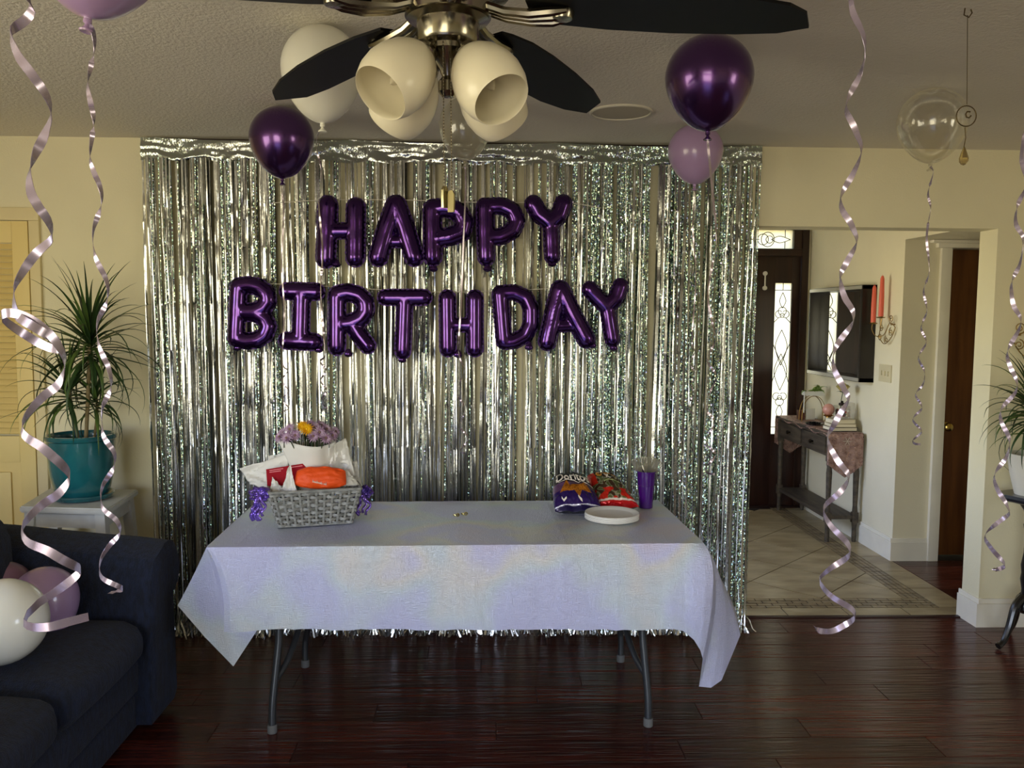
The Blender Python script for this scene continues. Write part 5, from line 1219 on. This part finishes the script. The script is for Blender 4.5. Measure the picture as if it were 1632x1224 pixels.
for (x, y) in ((-1.36, 3.36), (-2.15, 3.3), (-1.36, 1.05), (-2.15, 1.1)): MB().lathe([(.02, 0), (.028, .04), (.028, .06)], (x, y, 0), n=16).build('foot', blk, sf)
def loose(c, d, mt, label, ax):
    ax = Vector(ax).normalized(); h = d*1.14; neck = Vector(c)-ax*(h*.56)
    balloon('round_balloon', neck, d, mt, label, 'loose balloons on the sofa', axis=ax)
loose(at(4, 991, 2.62), .262, white_m, 'white balloon lying nearest on the navy sofa', (.45, -.35, .55))
loose(at(72, 955, 3.00)+V(0, 0, .0), .225, lilac_m, 'lilac balloon resting on the sofa behind the white one', (-.3, .2, .9))
loose(at(6, 940, 3.06), .20, pink_m, 'dusky mauve balloon in the sofa corner behind the lilac one', (-.7, .1, .7))
# ------------------------------------------------------------------ foyer furniture
gw = M('weathered_grey_wood', (86, 76, 62), .55, rgb2=(60, 52, 44), vscale=5, vstretch=(8, 1, 8))
CX0, CX1, CYn, CYf, CZ = 2.435, 2.675, 5.86, 6.90, .785
con = thing('console_table', ((CX0+CX1)/2, (CYn+CYf)/2, 0), 'narrow grey console table with two drawers against the foyer wall', 'console table')
MB().box(CX0-.012, CX1, CYn-.012, CYf+.012, CZ-.022, CZ, bev=.004).build('tabletop', gw, con)
MB().box(CX0+.012, CX1-.01, CYn+.012, CYf-.012, .615, CZ-.022).build('carcass', gw, con, smooth=0)
for y0, y1 in ((CYn+.06, (CYn+CYf)/2-.015), ((CYn+CYf)/2+.015, CYf-.06)):
    dr = MB().box(CX0+.000, CX0+.012, y0, y1, .635, .750, bev=.003).build('drawer', gw, con)
    MB().lathe([(.006, 0), (.006, .01), (.014, .016), (.016, .024), (.010, .032), (0, .033)], (CX0, (y0+y1)/2, .69), n=16, axis=(-1, 0, 0)).build('knob', M('dark_bronze', (40, 32, 26), .35, .9), dr)
MB().box(CX0+.01, CX1-.01, CYn+.01, CYf-.01, .165, .19, bev=.003).build('shelf', gw, con)
for x in (CX0+.022, CX1-.022):
    for y in (CYn+.022, CYf-.022):
        lg = MB(); lg.box(x-.021, x+.021, y-.021, y+.021, .58, CZ-.022, bev=.002); lg.lathe([(.014, .19), (.019, .22), (.016, .26), (.018, .35), (.021, .50), (.017, .54), (.021, .56), (.02, .58)], (x, y, 0), n=16)
        lg.box(x-.021, x+.021, y-.021, y+.021, .14, .215, bev=.002); lg.lathe([(.014, 0), (.017, .04), (.015, .10), (.019, .14)], (x, y, 0), n=16); lg.build('leg', gw, con)
def seq_mat():
    mt = M('sequin_pink_fabric', (172, 140, 128), .6, .2, rgb2=(128, 98, 90), vscale=26, bump=.5, bscale=220); n = mt.node_tree.nodes; l = mt.node_tree.links; b = n['Principled BSDF']
    vo = n.new('ShaderNodeTexVoronoi'); vo.inputs['Scale'].default_value = 160; t = n.new('ShaderNodeTexCoord'); l.new(t.outputs['Object'], vo.inputs[0]); s_ = n.new('ShaderNodeSeparateColor'); l.new(vo.outputs['Color'], s_.inputs[0])
    r_ = n.new('ShaderNodeValToRGB'); l.new(s_.outputs[0], r_.inputs[0]); r_.color_ramp.elements[0].position = .82; r_.color_ramp.elements[1].position = .86; l.new(r_.outputs[0], b.inputs['Metallic'])
    r2 = n.new('ShaderNodeMapRange'); r2.inputs['To Min'].default_value = .65; r2.inputs['To Max'].default_value = .15; l.new(r_.outputs[0], r2.inputs[0]); l.new(r2.outputs[0], b.inputs['Roughness']); return mt
rm = MB(); zt = CZ+.004; X0, X1 = CX0-.010, CX1-.004
rows = []
for i in range(61):
    t = i/60; y = CYn-.016+(CYf-CYn+.032)*t; wv = .014*math.sin(y*17)+.01*math.sin(y*31); row = []
    for j in range(15):
        s_ = j/14; x = X0+wv*(1-s_)+(X1-X0)*s_; z = zt+.0015+.0015*mnoise.noise(V(x*20, y*20, 1))
        if j == 0: z -= .022+.012*math.sin(y*23); x = CX0-.017
        row.append(V(x, y, z))
    rows.append(row)
rm.grid(rows)
def hang_end(y, sgn, tipz, cornz):
    rows = []
    for i in range(31):
        t = i/30; row = []
        for j in range(25):
            s_ = j/24; x = X0-.006+(X1-X0+.012)*s_; zb = cornz+(tipz-cornz)*max(0, 1-abs(s_-.52)/.5)
            z = zt+(zb-zt)*t; row.append(V(x, y+sgn*(.010*math.sin(min(1, t*4)*PI/2)+.006*math.sin(s_*19)*t+.003*math.sin(s_*43)*t), z))
        rows.append(row)
    rm.grid(rows)
hang_end(CYn-.014, -1, .47, .565); hang_end(CYf+.014, 1, .47, .56)
run = tag(rm.build('table_runner', seq_mat(), base=((CX0+CX1)/2, (CYn+CYf)/2, zt), smooth=50, solid=.0012), 'dusky pink sequined runner with pointed ends on the console table', 'table runner')
sn = MB(); c = V(2.555, CYn-.036, .735)
for k in range(6): a = PI*k/3; sn.tube([c, c+V(math.cos(a)*.03, 0, math.sin(a)*.03)], .0022, n=5)
sn.build('snowflake', M('silver_thread', (200, 190, 176), .3, .8), run)
# mirror
mr_ = thing('wall_mirror', (2.70, 6.22, 1.15), 'boxy dark framed mirror reflecting the leaded door glass', 'mirror')
fm = M('espresso_frame', (34, 28, 25), .3); MY0, MY1, MZ0, MZ1 = 5.775, 6.74, 1.155, 1.83
MB().box(2.60, 2.70, MY0, MY0+.035, MZ0, MZ1, bev=.002).build('frame_side', fm, mr_); MB().box(2.60, 2.70, MY1-.02, MY1, MZ0, MZ1, bev=.002).build('frame_side', fm, mr_)
MB().box(2.60, 2.70, MY0, MY1, MZ1-.03, MZ1, bev=.002).build('frame_top', fm, mr_); MB().box(2.60, 2.70, MY0, MY1, MZ0, MZ0+.03, bev=.002).build('frame_bottom', fm, mr_)
sil = M('mirror_silver', (225, 225, 222), .01, 1.)
MB().box(2.680, 2.686, MY0+.03, MY1-.015, MZ0+.025, MZ1-.025).build('mirror_glass', sil, mr_, smooth=0)
MB().box(2.597, 2.600, MY0+.012, MY1-.012, MZ1-.028, MZ1-.004).build('silver_edge', M('satin_silver', (206, 204, 196), .35, .6), mr_, smooth=0); MB().box(2.597, 2.600, MY0+.012, MY1-.012, MZ0+.004, MZ0+.028).build('silver_edge', M('satin_silver'), mr_, smooth=0)
# sconces
coral = M('coral_wax', (226, 104, 82), .45, sub=.2); gwire = M('gold_wire', (150, 122, 70), .3, .95)
def spiral(c, r, a0, turns, U, W, n=26, sg=1): return [c+(U*math.cos(a0+sg*2*PI*turns*k/n)+W*math.sin(a0+sg*2*PI*turns*k/n))*r*(1-.8*k/n) for k in range(n+1)]
def sconce(c, U, N, label):
    """c: wall centre, U: direction along the wall toward the candles, N: out of the wall"""
    W = V(0, 0, 1); s_ = thing('candle_sconce', c, label, 'sconce', 'gold wire candle sconces'); w_ = MB()
    def L(u, z, n=.03): return c+U*u+W*z+N*n
    w_.tube(spline([L(-.13, .0, .012), L(-.07, .03, .02), L(-.01, -.05, .03), L(.06, -.06, .05), L(.10, -.02, .06), L(.10, .02, .06)], 6), .0028, n=7)
    w_.tube(spline([L(-.13, .0, .012), L(-.09, -.07, .02), L(-.02, -.11, .03), L(.03, -.06, .04), L(.0, -.0, .05), L(-.01, .06, .05)], 6), .0028, n=7)
    for (u, z, r, a0, sg) in ((-.105, .055, .030, -1.5, 1), (-.105, -.03, .028, 1.5, -1), (-.045, -.085, .028, 1.2, -1), (.03, .0, .026, 3, 1), (.045, -.07, .026, 0, 1)): w_.tube(spiral(L(u, z, .03), r, a0, 1.6, U, W, sg=sg), .0026, n=7)
    w_.tube([L(-.10, .02, 0), L(-.10, .02, .03)], .004, n=8); w_.build('scroll', gwire, s_)
    for (u, z, h) in ((-.01, .06, .27), (.10, .02, .25)):
        p = L(u, z, .055)
        MB().lathe([(.0, 0), (.026, .002), (.03, .008), (.012, .010), (.015, .03), (.013, .03), (.012, .012), (0, .012)], p, n=20).build('candle_cup', gwire, s_)
        cd = MB().lathe([(.0165, 0), (.016, h*.5), (.0125, h*.93), (.006, h)], p+V(0, 0, .013), n=16); cd.tube([p+V(0, 0, h+.012), p+V(.001, 0, h+.022)], .0009, n=5)
        tag(cd.build('taper_candle', coral, base=p+V(0, 0, .013)), 'coral taper candle in the %s cup of the sconce %s' % ('upper' if z > .04 else 'lower', label.split(' sconce ')[1] if ' sconce ' in label else ''), 'candle', 'coral taper candles')
sconce(V(2.70, 5.60, 1.54), V(0, 1, 0), V(-1, 0, 0), 'gold wire scroll sconce beside the foyer mirror')
sconce(V(2.80, WY, 1.50), V(1, 0, 0), V(0, -1, 0), 'gold wire scroll sconce above the pedestal plant')
# switch plate
sw = thing('switch_plate', (2.70, 5.60, 1.23), 'cream triple light switch plate under the candle sconce', 'light switch'); ivory = M('ivory_plastic', (206, 196, 164), .4)
MB().box(2.692, 2.70, 5.515, 5.685, 1.172, 1.290, bev=.003).build('plate', ivory, sw)
for k in range(3): MB().box(2.684, 2.693, 5.543+k*.046, 5.565+k*.046, 1.215, 1.247, bev=.002).build('toggle', ivory, sw)
# plant stand with arch
TZ = CZ+.009; ps = V(2.565, 6.50, TZ); ws = M('white_enamel', (214, 214, 206), .35)
arch = thing('arch_plant_stand', ps, 'arched thin wire stand holding a little plant on the console', 'plant stand')
a_ = MB()
for dy_ in (-.03, .03):
    a_.tube([ps+V(-.09*math.cos(PI*k/24)*(1), dy_, .0) if 0 else ps+V(-.095*math.cos(PI*k/24), dy_+.09*math.cos(PI*k/24)*0, .20*math.sin(PI*k/24)**.7) for k in range(25)], .0028, n=7)
a_.tube([ps+V(-.095, -.03, .003), ps+V(-.095, .03, .003)], .0028, n=7).tube([ps+V(.095, -.03, .003), ps+V(.095, .03, .003)], .0028, n=7); a_.build('wire_arch', gwire, arch)
MB().box(ps.x-.078, ps.x+.078, ps.y-.035, ps.y+.035, ps.z+.203, ps.z+.238, bev=.005).build('planter', ws, arch)
MB().tube([ps+V(-.085, -.04, .21), ps+V(-.085, -.04, .07)], .0045, n=8).build('white_rod', ws, arch)
rn = random.Random(5); pale = M('pale_green_leaf', (150, 176, 84), .45, rgb2=(96, 128, 60), vscale=40)
for k in range(14):
    c = ps+V(rn.uniform(-.065, .065), rn.uniform(-.02, .02), .236); az = rn.uniform(0, 6.28); leaf(c, az, R(rn.uniform(20, 75)), rn.uniform(.06, .10), .028, R(95), arch, rn, mt=pale)
tag(MB().box(2.50, 2.545, 6.60, 6.66, TZ, TZ+.072, bev=.003).build('small_box', M('brown_leather_box', (84, 44, 34), .5), base=(2.52, 6.63, TZ)), 'small brown box under the wire arch', 'box')
tag(MB().box(2.555, 2.625, 6.60, 6.612, TZ, TZ+.088, bev=.002).build('block_ornament', M('white_frame', (200, 196, 182), .5), base=(2.59, 6.6, TZ)), 'small white block ornament under the wire arch', 'ornament')
oc = V(2.555, 6.17, TZ); orb = thing('orb_lamp', oc, 'pink globe on a gold cone base between the tray and books', 'lamp')
MB().lathe([(.0, 0), (.033, 0), (.034, .004), (.020, .075), (.034, .080), (.036, .086), (.03, .09), (0, .09)], oc, n=28).build('cone_base', M('polished_gold', (168, 128, 66), .2, 1.), orb)
MB().lathe([(.0001+.044*math.sin(PI*k/16), -.044*math.cos(PI*k/16)) for k in range(17)], oc+V(0, 0, .128), n=28).build('globe', M('rose_glass', (206, 148, 134), .2, coat=.5), orb)
tc_ = V(2.50, 6.30, TZ); tag(MB().lathe([(0, 0), (.05, 0), (.062, .012), (.064, .012), (.053, -.0), (0, .004)], tc_, n=28, sy=1.3).lathe([(.012, .004), (.02, .012), (.01, .02), (0, .02)], tc_+V(.01, .02, 0), n=12).build('trinket_tray', M('black_glaze', (16, 16, 18), .15), base=tc_), 'small black tray with trinkets before the pink globe', 'tray')
pg = M('book_pages', (226, 216, 190), .8); bz = TZ
for k, (w_, d_, h, colr, lb, rot) in enumerate(((.185, .16, .028, (40, 36, 30), 'dark covered book at the bottom of the console stack', 4), (.18, .15, .024, (176, 160, 122), 'tan book in the middle of the console stack', -3), (.16, .14, .030, (196, 186, 158), 'cream book on top of the console stack beneath the jar', 6))):
    bc = V(2.565, 5.985, bz); bk = thing('book', bc, lb, 'book', 'books stacked on the console'); Mx = Matrix.Translation(bc) @ Matrix.Rotation(R(rot), 4, 'Z'); cv = M('book_cover_%s' % ('black', 'tan', 'cream')[k], colr, .6)
    MB().box(-w_/2, w_/2, -d_/2, d_/2, 0, .003, M4=Mx).box(-w_/2, w_/2, -d_/2, d_/2, h-.003, h, M4=Mx).box(w_/2-.003, w_/2, -d_/2, d_/2, .002, h-.002, M4=Mx).build('cover', cv, bk, smooth=0)
    MB().box(-w_/2+.004, w_/2-.003, -d_/2+.004, d_/2-.004, .003, h-.003, M4=Mx).build('pages', pg, bk, smooth=0); bz += h+.0005
jc = V(2.575, 5.985, bz); jar = thing('candy_jar', jc, 'square glass jar of red and white sweets on the books', 'jar')
gj = clear_mat('jar_glass', (.94, .95, .93), .04)
MB().box(jc.x-.045, jc.x+.045, jc.y-.045, jc.y+.045, jc.z, jc.z+.095, bev=.006).build('glass_box', gj, jar)
cdm = [M('red_sweet', (168, 40, 46), .4), M('white_sweet', (222, 216, 204), .4), M('dark_sweet', (52, 30, 26), .4)]; rn = random.Random(2)
for q in range(3):
    m_ = MB()
    for k in range(16): m_.lathe([(0, -.009), (.007, -.006), (.010, 0), (.007, .006), (0, .009)], jc+V(rn.uniform(-.034, .034), rn.uniform(-.034, .034), .012+rn.uniform(0, .062)), n=8, axis=(rn.uniform(-1, 1), rn.uniform(-1, 1), .6))
    stuff(m_.build('sweets', cdm[q], jar))
MB().lathe([(.02, .095), (.024, .1), (.022, .112), (.008, .116), (.01, .124), (0, .13)], jc, n=20).build('lid', M('dark_bronze'), jar)
rc_ = jc+V(.012, .02, .20); rose = thing('yellow_rose', jc+V(.01, .05, 0), 'pale yellow rose rising behind the sweet jar', 'flower'); rp = M('pale_yellow_petal', (220, 206, 132), .55, rgb2=(190, 172, 96), vscale=30)
for ly in range(4):
    for k in range(5):
        a = 2*PI*(k+ly*.5)/5; d = V(math.cos(a), math.sin(a), 0); s_ = V(-d.y, d.x, 0); r0 = .010+.009*ly; hh = .055-.006*ly; rows = []
        for i in range(5):
            t = i/4; rows.append([rc_+d*(r0*(.35+.75*t)+.006*t*t)*math.cos((u_-.5)*1.3)+s_*(math.sin((u_-.5)*1.5)*(r0+.008)*(.6+.5*t))+V(0, 0, hh*t-.004*abs(u_-.5)*t*4) for u_ in (0, .25, .5, .75, 1)])
        MB().grid(rows).build('petal', rp, rose, smooth=60, fixn=False)
MB().tube([rc_, rc_+V(-.005, .015, -.08), jc+V(.01, .055, .002)], .0028, n=7).build('stem', green, rose); 
for s_ in (-1, 1): leaf(rc_+V(0, .0, -.012), PI/2*(1-s_)+.3, R(20), .06, .022, R(40), rose, random.Random(3), mt=green)
tc2 = jc+V(.065, .02, 0); tag(MB().grid(patch([tc2+V(-.02, -.01, -.06), tc2+V(.03, .0, -.06), tc2+V(.04, .01, .11), tc2+V(-.015, .0, .12)], 10, 10, .008, 22, 4)).build('tissue_wrap', tis_m, base=tc2+V(0, 0, -.06), smooth=25, solid=.0005), 'white tissue twist next to the sweet jar', 'tissue')
# ------------------------------------------------------------------ tidy
for o in bpy.data.objects:
    if '_loc' in o: del o['_loc']
